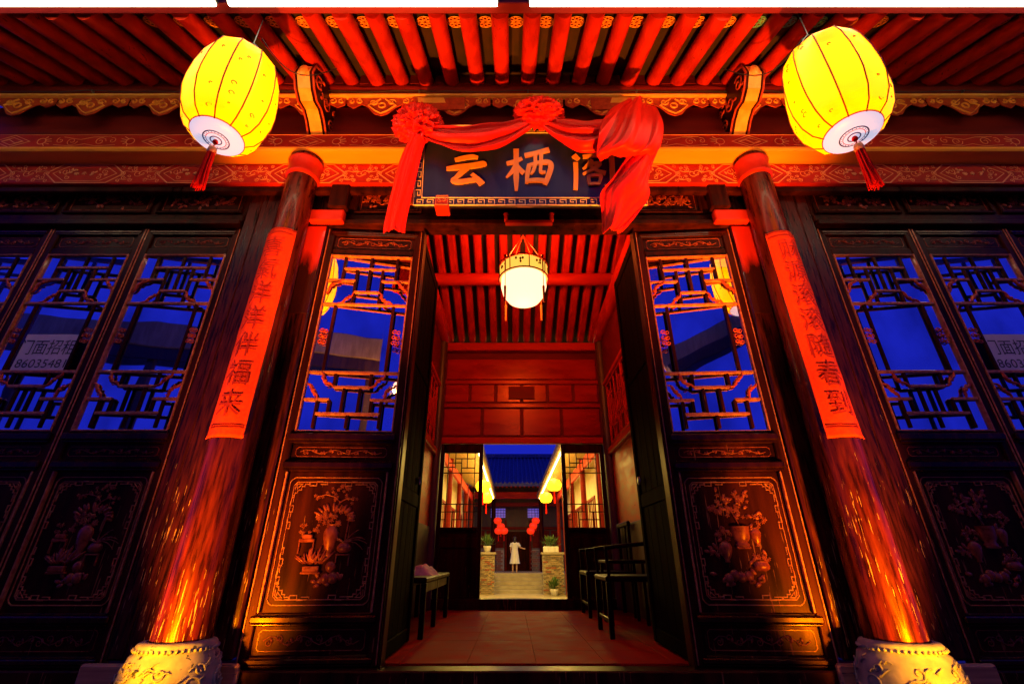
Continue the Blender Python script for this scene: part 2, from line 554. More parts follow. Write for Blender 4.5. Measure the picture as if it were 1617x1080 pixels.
def text_mesh(body, size, extrude=0.0, offset=0.0):
    cu = bpy.data.curves.new('txt', 'FONT')
    cu.body = body; cu.size = size; cu.extrude = extrude; cu.offset = offset
    cu.align_x = 'CENTER'; cu.align_y = 'CENTER'
    cu.resolution_u = 4
    o = bpy.data.objects.new('txt', cu)
    COL.objects.link(o)
    dg = bpy.context.evaluated_depsgraph_get()
    me = bpy.data.meshes.new_from_object(o.evaluated_get(dg))
    bpy.data.objects.remove(o)
    return me


def text_into(mb, body, size, fn, step=None):
    """adds the flat glyph faces of body to mb, each point (x, z) mapped through fn"""
    import bmesh
    me = text_mesh(body, size)
    bm = bmesh.new(); bm.from_mesh(me)
    if step:
        x = -1.0
        while x < 1.0:
            bmesh.ops.bisect_plane(bm, geom=bm.verts[:] + bm.edges[:] + bm.faces[:], plane_co=(x, 0, 0), plane_no=(1, 0, 0))
            x += step
    if bm.verts:                                # centre the glyph on its own outline
        xs = [v.co.x for v in bm.verts]; ys = [v.co.y for v in bm.verts]
        ox = (min(xs) + max(xs)) / 2; oy = (min(ys) + max(ys)) / 2
    else: ox = oy = 0
    bm.verts.index_update()
    mb.add([fn(v.co.x - ox, v.co.y - oy) for v in bm.verts], [tuple(v.index for v in f.verts) for f in bm.faces])
    bm.free()
    bpy.data.meshes.remove(me)


# ------------------------------------------------------------------ motifs (all return lists of (x, z) polylines)
def spiral(cx, cz, r, turns=1.3, a0=0.0, s=1, n=14):
    return [(cx + r * (1 - .82 * i / n) * math.cos(a0 + s * turns * 2 * math.pi * i / n),
             cz + r * (1 - .82 * i / n) * math.sin(a0 + s * turns * 2 * math.pi * i / n)) for i in range(n + 1)]


def cloud(cx, cz, s, flip=1):
    L = [spiral(cx - s * .5 * flip, cz, s * .42, 1.2, 0 if flip > 0 else math.pi, -flip),
         spiral(cx + s * .35 * flip, cz + s * .18, s * .3, 1.1, math.pi if flip > 0 else 0, -flip)]
    L.append([(cx - s * flip, cz - s * .35), (cx - s * .2 * flip, cz - s * .5), (cx + s * .5 * flip, cz - s * .3), (cx + s * flip, cz - s * .4)])
    return L


def fret_corner(sx, sz, X, Z, s):
    """stepped key corner of a carved panel border; (X, Z) is the corner, sx/sz point inwards"""
    u = lambda a, b: (X + sx * a * s, Z + sz * b * s)
    return [[u(0, 3.0), u(.45, 3.0), u(.45, 2.2), u(.9, 2.2), u(.9, 1.6), u(1.6, 1.6), u(1.6, .9), u(2.2, .9), u(2.2, .45), u(3.0, .45), u(3.0, 0)],
            [u(.35, 1.7), u(.35, .75), u(.8, .35), u(1.7, .35), u(1.3, .75), u(.75, 1.3), u(.7, .75)]]


def clasp(cx, cz, s, horiz, inward):
    if horiz:
        return [[(cx - 2 * s, cz), (cx - 2 * s, cz + inward * .8 * s), (cx - .5 * s, cz + inward * .8 * s), (cx - .5 * s, cz - inward * .1 * s), (cx + .8 * s, cz - inward * .1 * s)],
                [(cx + 2 * s, cz), (cx + 2 * s, cz + inward * .5 * s), (cx + .4 * s, cz + inward * .5 * s)]]
    return [[(cx, cz - 2 * s), (cx + inward * .8 * s, cz - 2 * s), (cx + inward * .8 * s, cz - .5 * s), (cx - inward * .1 * s, cz - .5 * s), (cx - inward * .1 * s, cz + .8 * s)],
            [(cx, cz + 2 * s), (cx + inward * .5 * s, cz + 2 * s), (cx + inward * .5 * s, cz + .4 * s)]]


def panel_border(mb, x0, x1, z0, z1, y, w=0.006, t=0.006):
    c = .03
    mb.ribbon([(x0 + c, z0), (x1 - c, z0), (x1 - c * .4, z0 + c * .4), (x1, z0 + c), (x1, z1 - c), (x1 - c * .4, z1 - c * .4), (x1 - c, z1), (x0 + c, z1),
               (x0 + c * .4, z1 - c * .4), (x0, z1 - c), (x0, z0 + c), (x0 + c * .4, z0 + c * .4)], w, y, t, closed=True)
    i = .028
    X0, X1, Z0, Z1 = x0 + i, x1 - i, z0 + i, z1 - i
    s = (x1 - x0) / 19.0
    mb.ribbon([(X0 + .02, Z0), (X1 - .02, Z0), (X1, Z0 + .02), (X1, Z1 - .02), (X1 - .02, Z1), (X0 + .02, Z1), (X0, Z1 - .02), (X0, Z0 + .02)], w, y, t, closed=True)
    for sx, X in ((1, X0), (-1, X1)):
        for sz, Z in ((1, Z0), (-1, Z1)):
            for L in fret_corner(sx, sz, X, Z, s): mb.ribbon(L, w, y, t)
    cx = (X0 + X1) / 2; cz = (Z0 + Z1) / 2
    for sz, Z in ((1, Z0), (-1, Z1)):
        for k in (-1, 1):
            for L in clasp(cx + k * 3.6 * s, Z, s * .9, True, sz): mb.ribbon(L, w, y, t)
    for sx, X in ((1, X0), (-1, X1)):
        for k in (-1, 1):
            for q in (3.2, 6.2):
                for L in clasp(X, cz + k * q * s * 1.05, s * .8, False, sx): mb.ribbon(L, w, y, t)


def flower(mb, x, y, z, r, rnd, petals=5):
    a0 = rnd.random() * 6.28
    for k in range(petals):
        a = a0 + 2 * math.pi * k / petals
        rot = Matrix.Rotation(-a, 3, 'Y') @ Matrix.Rotation(0.5, 3, 'Z')
        mb.ell((x + math.cos(a) * r * .6, y - r * .25, z + math.sin(a) * r * .6), (r * .5, r * .22, r * .3), 5, 3, True, rot)
    mb.ell((x, y - r * .4, z), (r * .25, r * .25, r * .25), 5, 3)


def leafblade(mb, x, y, z, l, a, w=.25):
    rot = Matrix.Rotation(-a, 3, 'Y')
    mb.ell((x + math.cos(a) * l * .5, y - .004, z + math.sin(a) * l * .5), (l * .5, l * .1, l * w), 6, 3, True, rot)


def vase(mb, x, y, z, h, r, kind=0):
    prof = {0: [(.35, 0), (.42, .03), (.3, .1), (.62, .25), (.95, .55), (1, .72), (.8, .86), (.42, .93), (.4, .97), (.6, 1.0)],
            1: [(.5, 0), (.9, .2), (1, .5), (.85, .8), (.6, .95), (.7, 1.0)],
            2: [(.7, 0), (.75, .1), (.6, .2), (.9, .4), (1.0, .9), (1.05, 1.0)]}[kind]
    mb.lathe([(p[0] * r, p[1] * h) for p in prof], (x, y, z), 14, .55)


def still_life(mb, x0, x1, z0, z1, y, seed, mirror=1):
    """relief of vases, flowers and fruit, in local panel space"""
    rnd = random.Random(seed)
    W, H = x1 - x0, z1 - z0
    cx = (x0 + x1) / 2
    X = lambda u: cx + mirror * u * W
    Z = lambda v: z0 + v * H
    if seed % 2:
        vase(mb, X(.03), y, Z(.34), H * .27, W * .09)
        for k in range(40):                                # flower ball
            a = rnd.random() * 6.28; q = rnd.random() ** .5
            flower(mb, X(.03) + math.cos(a) * q * W * .19, y, Z(.68) + math.sin(a) * q * H * .085, .015, rnd)
        for k in range(16):
            a = rnd.uniform(-.2, 3.3)
            leafblade(mb, X(.03) + math.cos(a) * W * .15, y, Z(.66) + math.sin(a) * H * .06, .06, a, .16)
        br = [(X(.03), Z(.72)), (X(.08), Z(.8)), (X(.02), Z(.85)), (X(-.1), Z(.87)), (X(-.2), Z(.85))]
        mb.tube([(p[0], y - .006, p[1]) for p in br], .004, 5)
        br2 = [(X(.08), Z(.8)), (X(.16), Z(.84)), (X(.24), Z(.82))]
        mb.tube([(p[0], y - .006, p[1]) for p in br2], .004, 5)
        for p in br[2:] + br2[1:] + [(X(.1), Z(.92)), (X(.16), Z(.93)), (X(-.02), Z(.9)), (X(.05), Z(.93))]:
            for q in range(3):
                flower(mb, p[0] + rnd.uniform(-.02, .02), y, p[1] + rnd.uniform(-.018, .018), .012, rnd)
        # planter on a stand, left
        mb.box(X(-.32), X(-.14), y - .016, y, Z(.455), Z(.485)); mb.box(X(-.29), X(-.17), y - .02, y, Z(.485), Z(.52))
        for u in (-.31, -.15): mb.box(X(u) - .004, X(u) + .004, y - .012, y, Z(.36), Z(.455))
        for k in range(12):
            flower(mb, X(-.23 + rnd.uniform(-.11, .11)), y, Z(.56 + rnd.uniform(-.03, .05)), .013, rnd)
        # tray, lower left
        mb.box(X(-.24), X(-.02), y - .02, y, Z(.195), Z(.215)); mb.box(X(-.22), X(-.04), y - .026, y, Z(.215), Z(.26))
        for k in range(26):
            leafblade(mb, X(-.13 + rnd.uniform(-.09, .09)), y, Z(.27), .07 + rnd.random() * .05, rnd.uniform(.5, 2.6), .07)
        # round pot with grass, right
        vase(mb, X(.2), y, Z(.37), H * .08, W * .085, 1)
        for k in range(11):
            a = rnd.uniform(.4, 2.6); l = rnd.uniform(.1, .15)
            pts = [(X(.2) + math.cos(a) * l * t * 1.1, y - .008, Z(.45) + math.sin(a) * l * t - 0.1 * t * t * abs(math.cos(a))) for t in (0, .3, .6, .85, 1)]
            mb.tube(pts, .0035, 5, .0015)
        mb.box(X(.12), X(.28), y - .014, y, Z(.345), Z(.36))
        for u in (.13, .27): mb.box(X(u) - .003, X(u) + .003, y - .012, y, Z(.26), Z(.345))
        mb.ell((X(.08), y, Z(.255)), (.032, .018, .032), 12, 7)
        mb.ell((X(.12), y, Z(.165)), (.032, .018, .032), 12, 7)
        mb.ell((X(.04), y, Z(.16)), (.028, .018, .03), 12, 7)
        for k in range(16):
            leafblade(mb, X(.08 + rnd.uniform(-.16, .16)), y, Z(.13 + rnd.uniform(-.02, .05)), .045, rnd.uniform(-.5, 3.6))
    else:
        vase(mb, X(.0), y, Z(.42), H * .17, W * .11, 2)
        mb.box(X(-.08), X(.08), y - .02, y, Z(.4), Z(.42))
        for (cu, cv, n, su, sv) in ((.0, .72, 16, .12, .05), (.08, .84, 16, .14, .05), (-.1, .84, 9, .06, .05), (.24, .73, 9, .07, .04), (.16, .52, 12, .1, .04),
                                    (-.22, .64, 10, .09, .06), (-.18, .32, 11, .1, .03), (.3, .38, 10, .08, .03)):
            for k in range(n):
                flower(mb, X(cu + rnd.uniform(-su, su)), y, Z(cv + rnd.uniform(-sv, sv)), rnd.uniform(.011, .017), rnd)
            for k in range(n // 2):
                leafblade(mb, X(cu + rnd.uniform(-su, su)), y, Z(cv + rnd.uniform(-sv, sv)), .04, rnd.uniform(0, 6.2))
        vase(mb, X(-.17), y, Z(.42), H * .16, W * .065, 0)
        vase(mb, X(.2), y, Z(.29), H * .18, W * .075, 0)
        vase(mb, X(-.16), y, Z(.22), H * .08, W * .1, 1)
        mb.tube([(X(.0), y - .006, Z(.6)), (X(.05), y - .006, Z(.7)), (X(.12), y - .006, Z(.8)), (X(.24), y - .006, Z(.76))], .004, 5)
        for u, v in ((.08, .17), (.15, .19), (.22, .16), (.0, .18)):
            mb.ell((X(u), y, Z(v)), (.03, .018, .028), 12, 7)
        for k in range(22):
            leafblade(mb, X(.1 + rnd.uniform(-.25, .25)), y, Z(.14 + rnd.uniform(-.02, .05)), .05, rnd.uniform(-.5, 3.6))


def vine(mb, x0, x1, zc, h, y, r=.004):
    n = int((x1 - x0) / .03)
    pts = [(x0 + (x1 - x0) * i / n, y - .004, zc + math.sin(i * 1.1) * h * .28) for i in range(n + 1)]
    mb.tube(pts, r * .8, 5)
    k = 0
    x = x0 + .03
    while x < x1 - .02:
        s = 1 if k % 2 else -1
        mb.tube([(p[0], y - .005, p[1]) for p in spiral(x, zc + s * h * .12, h * .26, 1.1, 0, s, 9)], r * .7, 4)
        leafblade(mb, x + .01, y, zc - s * h * .2, .03, 1.2 * s)
        x += .055; k += 1


# ------------------------------------------------------------------ ground, paving
def ground(name, mb, m, label=None):
    o = mb.build(name, m); o['kind'] = 'structure'
    return o

mb = MB(); mb.box(-60, 60, -60, -1.9, -.55, -.45, .01)
ground('street', mb, 'dim')
mb = MB(); mb.box(-8, 8, -1.9, -.06, -.45, -.165, .01)
porch = ground('porch_floor', mb, 'mortar')
slab = MB().box(-.346, .346, -.296, .296, 0, .018, .005).mesh('stone_slab', 'porch')
for i in range(-9, 10):
    for j in range(3):
        link('stone_slab', slab, porch, (i * .7 + (.35 if j % 2 else 0), -.36 - j * .6, -.165 + random.random() * .002))
mb = MB(); mb.box(-1.19, 1.19, .12, 3.22, -.2, -.012, .01)
hall_floor = ground('hall_floor', mb, 'floor')
tl = MB().box(-.1992, .1992, -.1992, .1992, 0, .012, .0012).mesh('floor_tile', 'floor')
for i in range(6):
    for j in range(7):
        link('floor_tile', tl, hall_floor, (-1.0 + i * .4, .35 + j * .4, -.012 + random.random() * .0008))
mb = MB(); mb.box(-12, 12, 3.34, 40, -1.05, -.912, .01)
court = ground('courtyard_paving', mb, 'mortar')
fl = MB().box(-.297, .297, -.447, .447, 0, .02, .006).mesh('flagstone', 'paving')
for i in range(-3, 5):
    for j in range(8):
        link('flagstone', fl, court, (i * .6 + (.3 if j % 2 else 0), 13.8 + j * .9, -.912 + random.random() * .003))
mb = MB(); mb.box(-60, 60, 40, 300, -1.2, -1.0, .01)
ground('far_ground', mb, 'dim')

# ------------------------------------------------------------------ gatehouse
gate = thing('gatehouse', 'old timber gatehouse with black lacquered lattice doors, red rafters and painted beams', 'building')

# --- door leaf prototype, local x 0..W, front face at y = 0
LW = .776
bars = [  # x0, x1, z0, z1 as fractions of the lattice opening, vertical or horizontal
]


def lattice_lines():
    V = []; H = []
    T, B, m1, m2 = 2.735, 1.34, 2.305, 1.745
    a, b, c, d = .17, .34, .66, .83
    h = T - m1
    V += [(a, m1 + h * .5, T), (d, m1 + h * .5, T), (.5, m1 + h * .26, T), (b, m1 + h * .0, m1 + h * .76), (c, m1, m1 + h * .76)]
    H += [(0, b, m1 + h * .5), (c, 1, m1 + h * .5), (a, d, m1 + h * .76), (b, c, m1 + h * .26)]
    V += [(a - .02, m2, m1), (d + .02, m2, m1)]
    H += [(0, 1, m1), (0, 1, m2)]
    h = m2 - B
    V += [(.3, m2 - h * .27, m2), (.7, m2 - h * .27, m2), (.42, B + h * .25, m2 - h * .27), (.6, B + h * .25, m2 - h * .27),
          (.15, B, B + h * .5), (.85, B, B + h * .5), (.28, B + h * .25, B + h * .5), (.74, B + h * .25, B + h * .5), (.5, B, B + h * .25)]
    H += [(.3, .7, m2 - h * .27), (0, .28, B + h * .5), (.72, 1, B + h * .5), (.15, .85, B + h * .25)]
    return V, H


PANE_TILT = 6.0
def make_leaf(seed, mirror, narrow=True):
    root = None
    f = MB()
    W = LW
    s = .062
    f.box(0, s, 0, .05, 0, 3.02, .006); f.box(W - s, W, 0, .05, 0, 3.02, .006)
    rails = [(0, .055), (.2, .262), (1.055, 1.13), (1.235, 1.31), (2.76, 2.82), (2.955, 3.02)]
    for z0, z1 in rails:
        f.box(s, W - s, .004, .05, z0, z1, .006)
    leaf = f.build('door_leaf', 'lacquer', gate)
    # mouldings that stand proud on the rails
    for z0, z1, p in ((.018, .045, .014), (.212, .25, .022), (1.07, 1.115, .024), (1.25, 1.3, .03), (2.965, 2.99, .01)):
        q = MB()
        q.box(s * .55, W - s * .55, -p, .004, z0, z1, .009)
        q.box(s * .7, W - s * .7, -p * .5, .003, z0 - .012, z0 - .001, .004)
        q.build('moulding', 'gloss', leaf)
    # inner beading of the stiles
    q = MB()
    for x in (s, W - s - .012):
        q.box(x, x + .012, -.006, .03, 1.311, 2.759, .003)
        q.box(x, x + .012, -.006, .03, .263, 1.054, .003)
    q.box(s + .013, W - s - .013, -.006, .03, 2.744, 2.756, .003)
    q.box(s + .013, W - s - .013, -.006, .03, 1.313, 1.325, .003)
    for x in (.006, W - .014):
        q.box(x, x + .008, -.007, .001, .01, 3.01, .003)
    q.build('beading', 'bead', leaf)
    # lattice
    x0, x1 = s + .012, W - s - .012
    V, H = lattice_lines()
    cache = {}
    bw = .0115
    for (u, z0, z1) in V:
        if mirror: u = 1 - u
        u = x0 + (x1 - x0) * u
        key = ('v', round(z1 - z0, 3))
        if key not in cache: cache[key] = MB().box(-bw, bw, 0, .022, 0, z1 - z0, .004).mesh('lattice_bar', 'lacquer')
        link('lattice_bar', cache[key], leaf, (u, .004, z0))
    for (a, b, z) in H:
        if mirror: a, b = 1 - b, 1 - a
        key = ('h', round(b - a, 3))
        L = (x1 - x0) * (b - a)
        if key not in cache: cache[key] = MB().box(0, L, 0, .024, -bw, bw, .004).mesh('lattice_bar', 'bead')
        link('lattice_bar', cache[key], leaf, (x0 + (x1 - x0) * a, .0015, z))
    # carved curls in the lattice corners
    def curl(xa, za, xb, zb, bulge):
        q = MB()
        A = Vector((xa, 0, za)); B = Vector((xb, 0, zb)); n = (B - A); per = Vector((-n.z, 0, n.x)).normalized()
        pts = []
        for i in range(13):
            t = i / 12
            pts.append(A + n * t + per * (math.sin(t * math.pi) * bulge + math.sin(t * math.pi * 3) * .009) + Vector((0, .006, 0)))
        q.tube(pts, lambda t: .0065 + .005 * math.sin(t * math.pi), 6)
        mid = A + n * .5 + per * bulge
        q.ell(mid + Vector((0, .002, 0)), (.017, .01, .012), 7, 4)
        for t in (.3, .72):
            c = A + n * t + per * bulge * .9
            q.tube([(p[0], .004, p[1]) for p in spiral(c.x, c.z, .016, 1.0, t * 5, 1, 8)], .0045, 5)
        q.build('carved_curl', 'carvered', leaf)
    LX = lambda u: x0 + (x1 - x0) * u
    T, B, m1, m2 = 2.735, 1.34, 2.305, 1.745
    h = T - m1
    for sgn in (0, 1):
        U = (lambda u: LX(u)) if not sgn else (lambda u: LX(1 - u))
        k = 1 if not sgn else -1
        curl(U(.17), m1 + h * .5, U(.01), m1 + h * .22, -.018 * k)
        curl(U(.34), m1 + h * .25, U(.17), m1 + h * .02, .018 * k)
        hh = m2 - B
        curl(U(.14), m2 - .002, U(.3), m2 - hh * .27, -.014 * k)
        curl(U(.01), B + hh * .78, U(.14), B + hh * .5, .014 * k)
        # knot ornaments beside the big pane
        q = MB()
        cx_, cz_ = U(.075), 2.03
        for dz in (-.045, 0, .045):
            q.tube([(p[0], .006, p[1]) for p in spiral(cx_ - .015, cz_ + dz, .021, 1.2, 0, 1, 9)], .005, 5)
            q.tube([(p[0], .006, p[1]) for p in spiral(cx_ + .015, cz_ + dz, .021, 1.2, math.pi, 1, 9)], .005, 5)
        q.ell((cx_, .004, cz_), (.014, .012, .014), 7, 4)
        q.build('knot_ornament', 'carvered', leaf)
    # glass
    hw_ = (x1 - x0) / 2
    MB().box(-hw_, hw_, -.0025, .0025, 1.312, 2.76, .001).build('pane', 'glass', leaf, ((x0 + x1) / 2, .052, 0), (0, 0, R(PANE_TILT) * (-1 if mirror else 1)))
    # carved panels
    for (z0, z1) in ((.058, .198), (1.132, 1.233), (2.822, 2.953)):
        MB().box(s, W - s, .018, .03, z0, z1, .002).build('panel', 'lacquer', leaf)
        q = MB()
        xa, xb = s + .03, W - s - .03
        c = .014
        za, zb = z0 + .02, z1 - .02
        q.ribbon([(xa, za + c), (xa + c, za), (xb - c, za), (xb, za + c), (xb, zb - c), (xb - c, zb), (xa + c, zb), (xa, zb - c)], .0045, .018, .004, closed=True)
        vine(q, xa + .03, xb - .03, (za + zb) / 2, (zb - za) * .75, .018, .0035)
        o = q.build('scroll_carving', 'carve', leaf)
    MB().box(s, W - s, .02, .034, .262, 1.054, .002).build('panel', 'lacquer', leaf)
    q = MB(); panel_border(q, s + .035, W - s - .035, .3, 1.018, .02)
    q.build('fret_border', 'bead', leaf)
    q = MB(); still_life(q, s + .062, W - s - .062, .33, 1.0, .02, seed, -1 if mirror else 1)
    q.build('relief_carving', 'carve', leaf)
    return leaf


leafA = make_leaf(1, False)      # left centre
leafA.location = (-1.66, 0, 0)
leafB = make_leaf(2, True)       # right centre
leafB.location = (1.66 - LW, 0, 0)
leaves = [leafA, leafB]
for k in range(3):
    leafA.rotation_euler = leafB.rotation_euler = (0, 0, 0)
    a = copy_tree(leafA, gate); a.location = (-2.385 - LW * (k + 1) - .004 * k, .0, 0); leaves.append(a)
    b = copy_tree(leafB, gate); b.location = (2.385 + LW * k + .004 * k, .0, 0); leaves.append(b)
# the middle pair stands open, turned ninety degrees into the hall
leafA.rotation_euler.z = R(3.2)
leafB.rotation_euler.z = R(-3.2); leafB.location.y = LW * math.sin(R(3.2))
for s_ in (-1, 1):
    X = lambda v: s_ * v
    f = MB(); f.box(X(.875), X(.92), .11, .17, .012, 3.01, .006); f.box(X(.875), X(.92), .78, .84, .012, 3.01, .006)
    for z0, z1 in ((.012, .1), (.9, 1.0), (1.9, 1.98), (2.92, 3.01)): f.box(X(.88), X(.915), .171, .779, z0, z1, .006)
    ol = f.build('open_door_leaf', 'plank', gate)
    for z0, z1 in ((.1, .9), (1.0, 1.9), (1.98, 2.92)):
        for k in range(4): MB().box(X(.888), X(.908), .172 + k * .152, .321 + k * .152, z0, z1, .004).build('plank', 'plank', ol)
    MB().lathe([(.001, -.01), (.03, -.01), (.032, 0)], n=14).build('ring_boss', 'metal', ol, (X(.87), .72, 1.1), (0, R(90), 0))

# --- posts, sills, lintels
for s in (-1, 1):
    xa, xb = s * 1.662, s * 2.383
    MB().box(s * 1.668, s * 1.84, -.02, .1, .04, 3.46, .012).build('wall_post', 'post', gate)
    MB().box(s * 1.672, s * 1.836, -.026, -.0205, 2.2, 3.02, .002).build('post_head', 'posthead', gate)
    MB().box(s * 1.842, s * 2.26, -.035, .1, .04, 3.46, .012).build('wall_post', 'post', gate)
    MB().box(s * 2.262, s * 2.378, -.02, .1, .04, 3.46, .012).build('wall_post', 'post', gate)
    MB().box(s * 1.60, s * 2.45, -.075, -.036, -.147, .036, .012).build('sill_block', 'sill', gate)
    MB().box(s * .86, s * .872, .0, .1, .0, 3.02, .004).build('door_jamb', 'lacquer', gate)
MB().box(-5, 5, -.034, .1, -.147, -.002, .008).build('threshold', 'lacquer', gate)
for (x0, x1) in ((-5, -2.385), (-1.66, 1.66), (2.385, 5)):
    MB().box(x0, x1, -.05, .1, 3.024, 3.075, .008).build('lintel', 'lacquer', gate)
    MB().box(x0, x1, -.02, .1, 3.077, 3.15, .008).build('lintel', 'lacquer', gate)
    MB().box(x0, x1, .0, .1, 3.152, 3.56, .004).build('frieze_board', 'lacquer', gate)
# short red tie block below the beam next to each column, with its dark cap
for s in (-1, 1):
    MB().box(s * 1.50, s * 1.655, -.13, -.051, 3.14, 3.42, .01).build('bracket_block', 'lacquer', gate)
    MB().box(s * 1.52, s * 1.80, -.1, -.036, 3.02, 3.138, .01).build('bracket_arm', 'redx', gate)

fp = None
xs = [(-4.72, -3.99), (-3.94, -3.2), (-3.15, -2.42), (-1.47, -.9), (.9, 1.47), (2.42, 3.15), (3.2, 3.94), (3.99, 4.72)]
for i, (x0, x1) in enumerate(xs):
    fr = MB()
    for q in ((x0, x1, 3.17, 3.19), (x0, x1, 3.44, 3.46)): fr.box(q[0], q[1], -.022, -.001, q[2], q[3], .005)
    for q in ((x0, x0 + .02), (x1 - .02, x1)): fr.box(q[0], q[1], -.022, -.001, 3.191, 3.439, .005)
    fr = fr.build('frieze_panel', 'lacquer', gate)
    q = MB()
    x0 += .045; x1 -= .045
    q.ribbon([(x0, 3.21), (x1, 3.21), (x1, 3.42), (x0, 3.42)], .005, -.001, .005, closed=True)
    rnd = random.Random(40 + i)
    L = x1 - x0
    for c in (.2, .5, .8):
        for k in range(9): flower(q, x0 + L * c + rnd.uniform(-.05, .05), -.001, 3.315 + rnd.uniform(-.045, .045), rnd.uniform(.014, .026), rnd)
    for k in range(26): leafblade(q, x0 + L * rnd.uniform(.06, .94), -.001, 3.315 + rnd.uniform(-.07, .07), .05, rnd.uniform(0, 6.2))
    q.tube([(x0 + L * t / 14, -.006, 3.315 + .05 * math.sin(t * .9)) for t in range(1, 14)], .004, 5)
    q.build('peony_carving', 'carve', fr)

# --- the beams over the columns
ZB, ZP = 3.375, 3.6              # hexagon beam
YB = -.14
beam = MB().box(-5, 5, YB, -.001, ZB + .0, ZP, .01).build('painted_beam', 'boardred', gate)
MB().box(-5, 5, YB + .03, -.055, ZB - .06, ZB - .002, .008).build('beam_moulding', 'lacquer', gate)
plate = MB().box(-5, 5, -.285, -.002, ZP + .002, ZP + .05, .014).build('plate_beam', 'orange', gate)
ZQ = ZP + .05
board = MB().box(-5, 5, -.25, -.003, ZQ + .002, ZQ + .18, .008).build('painted_board', 'boardred', gate)


def hexa(x, hw=.33, z0=ZB, z1=ZP):
    zc = (z0 + z1) / 2; h = (z1 - z0) / 2
    L = []
    for k in (.92, .74):
        L.append([(x - hw * (k + .08), zc), (x - hw * (k - .28), zc + h * k), (x + hw * (k - .28), zc + h * k), (x + hw * (k + .08), zc), (x + hw * (k - .28), zc - h * k), (x - hw * (k - .28), zc - h * k)])
    return L

# cartouche prototype (centred on x = 0), copied along the beam
q = MB()
for i, L in enumerate(hexa(0)): q.ribbon(L, .011 if i == 0 else .006, YB, .003, closed=True)
rnd = random.Random(3)
zc = (ZB + ZP) / 2
for dx in (-.06, 0, .07):
    flower(q, dx, YB, zc + rnd.uniform(-.01, .01), .018, rnd)
for k in range(6): leafblade(q, rnd.uniform(-.12, .12), YB, zc + rnd.uniform(-.03, .03), .04, rnd.uniform(0, 6))
for sx in (-1, 1):
    q.ribbon(spiral(sx * .17, zc + .02, .035, 1.3, 1, sx), .005, YB, .003); q.ribbon(spiral(sx * .13, zc - .045, .025, 1.2, 2, -sx), .005, YB, .003)
    for k in range(4): leafblade(q, sx * (.08 + .04 * k), YB, zc + .03 * math.sin(k * 2.0), .035, sx * .8 + k)
cart = q.mesh('painted_cartouche', 'line')
q = MB()
for s in (-1, 1):
    for L in cloud(s * .09, zc + .045, .06, s) + cloud(s * .1, zc - .045, .055, -s): q.ribbon(L, .005, YB, .003)
    q.ribbon(spiral(s * .02, zc, .04, 1.2, 0, s), .005, YB, .003)
for s in (-1, 1):
    for (dx, dz, rr_) in ((.15, .0, .03), (.06, .075, .022), (.06, -.075, .022), (.17, .08, .02), (.17, -.08, .02)):
        q.ribbon(spiral(s * dx, zc + dz, rr_, 1.2, dx * 30, -s, 9), .0045, YB, .003)
scr = q.mesh('painted_scroll', 'line')
x = -4.7
for i in range(11):
    cxp = -4.7 + i * .94
    link('painted_cartouche', cart, beam, (cxp, 0, 0))
    link('painted_scroll', scr, beam, (cxp + .47, 0, 0))
# upper board: rosettes with lozenges, dragon-like scrolls
q = MB(); z0 = ZQ + .09; yb = -.25
for s in (-1, 1):
    for k in range(5):
        a = s * (k - 2) * .5 + (0 if s > 0 else math.pi)
        q.ribbon([(s * .25 + .03 * math.cos(a), z0 + .03 * math.sin(a)), (s * .25 + .085 * math.cos(a * 1.1), z0 + .065 * math.sin(a))], .007, yb, .003)
    q.ribbon([(s * .25 + .035 * math.cos(t), z0 + .035 * math.sin(t)) for t in [i * .524 for i in range(12)]], .006, yb, .003, closed=True)
for k in (1.0, .62):
    q.ribbon([(-.15 * k, z0), (0, z0 + .07 * k), (.15 * k, z0), (0, z0 - .07 * k)], .006, yb, .003, closed=True)
q.ribbon([(-.08, z0), (-.03, z0 + .02), (0, z0), (.03, z0 - .02), (.08, z0)], .006, yb, .003)
loz = q.mesh('painted_lozenge', 'line')
q = MB()
for sx in (-1, 1):
    q.ribbon(spiral(sx * .12, z0, .05, 1.4, 0, sx), .005, yb, .003)
    q.ribbon(spiral(sx * .22, z0 + .01, .035, 1.1, 2, -sx), .005, yb, .003)
q.ribbon([(-.26, z0 - .04), (-.1, z0 - .055), (0, z0 - .03), (.1, z0 - .055), (.26, z0 - .04)], .005, yb, .003)
q.ribbon([(-.2, z0 + .05), (-.05, z0 + .02), (.05, z0 + .05), (.2, z0 + .055)], .005, yb, .003)
drg = q.mesh('painted_scroll', 'line')
for x in [-1.88 + 1.253 * k for k in range(-2, 6)]:
    link('painted_lozenge', loz, board, (x, 0, 0))
    link('painted_scroll', drg, board, (x + .6266, 0, 0))
q = MB(); q.ribbon([(-5, ZQ + .016), (5, ZQ + .016)], .005, yb, .002); q.ribbon([(-5, ZQ + .168), (5, ZQ + .168)], .005, yb, .002)
q.build('gold_line', 'line', board)

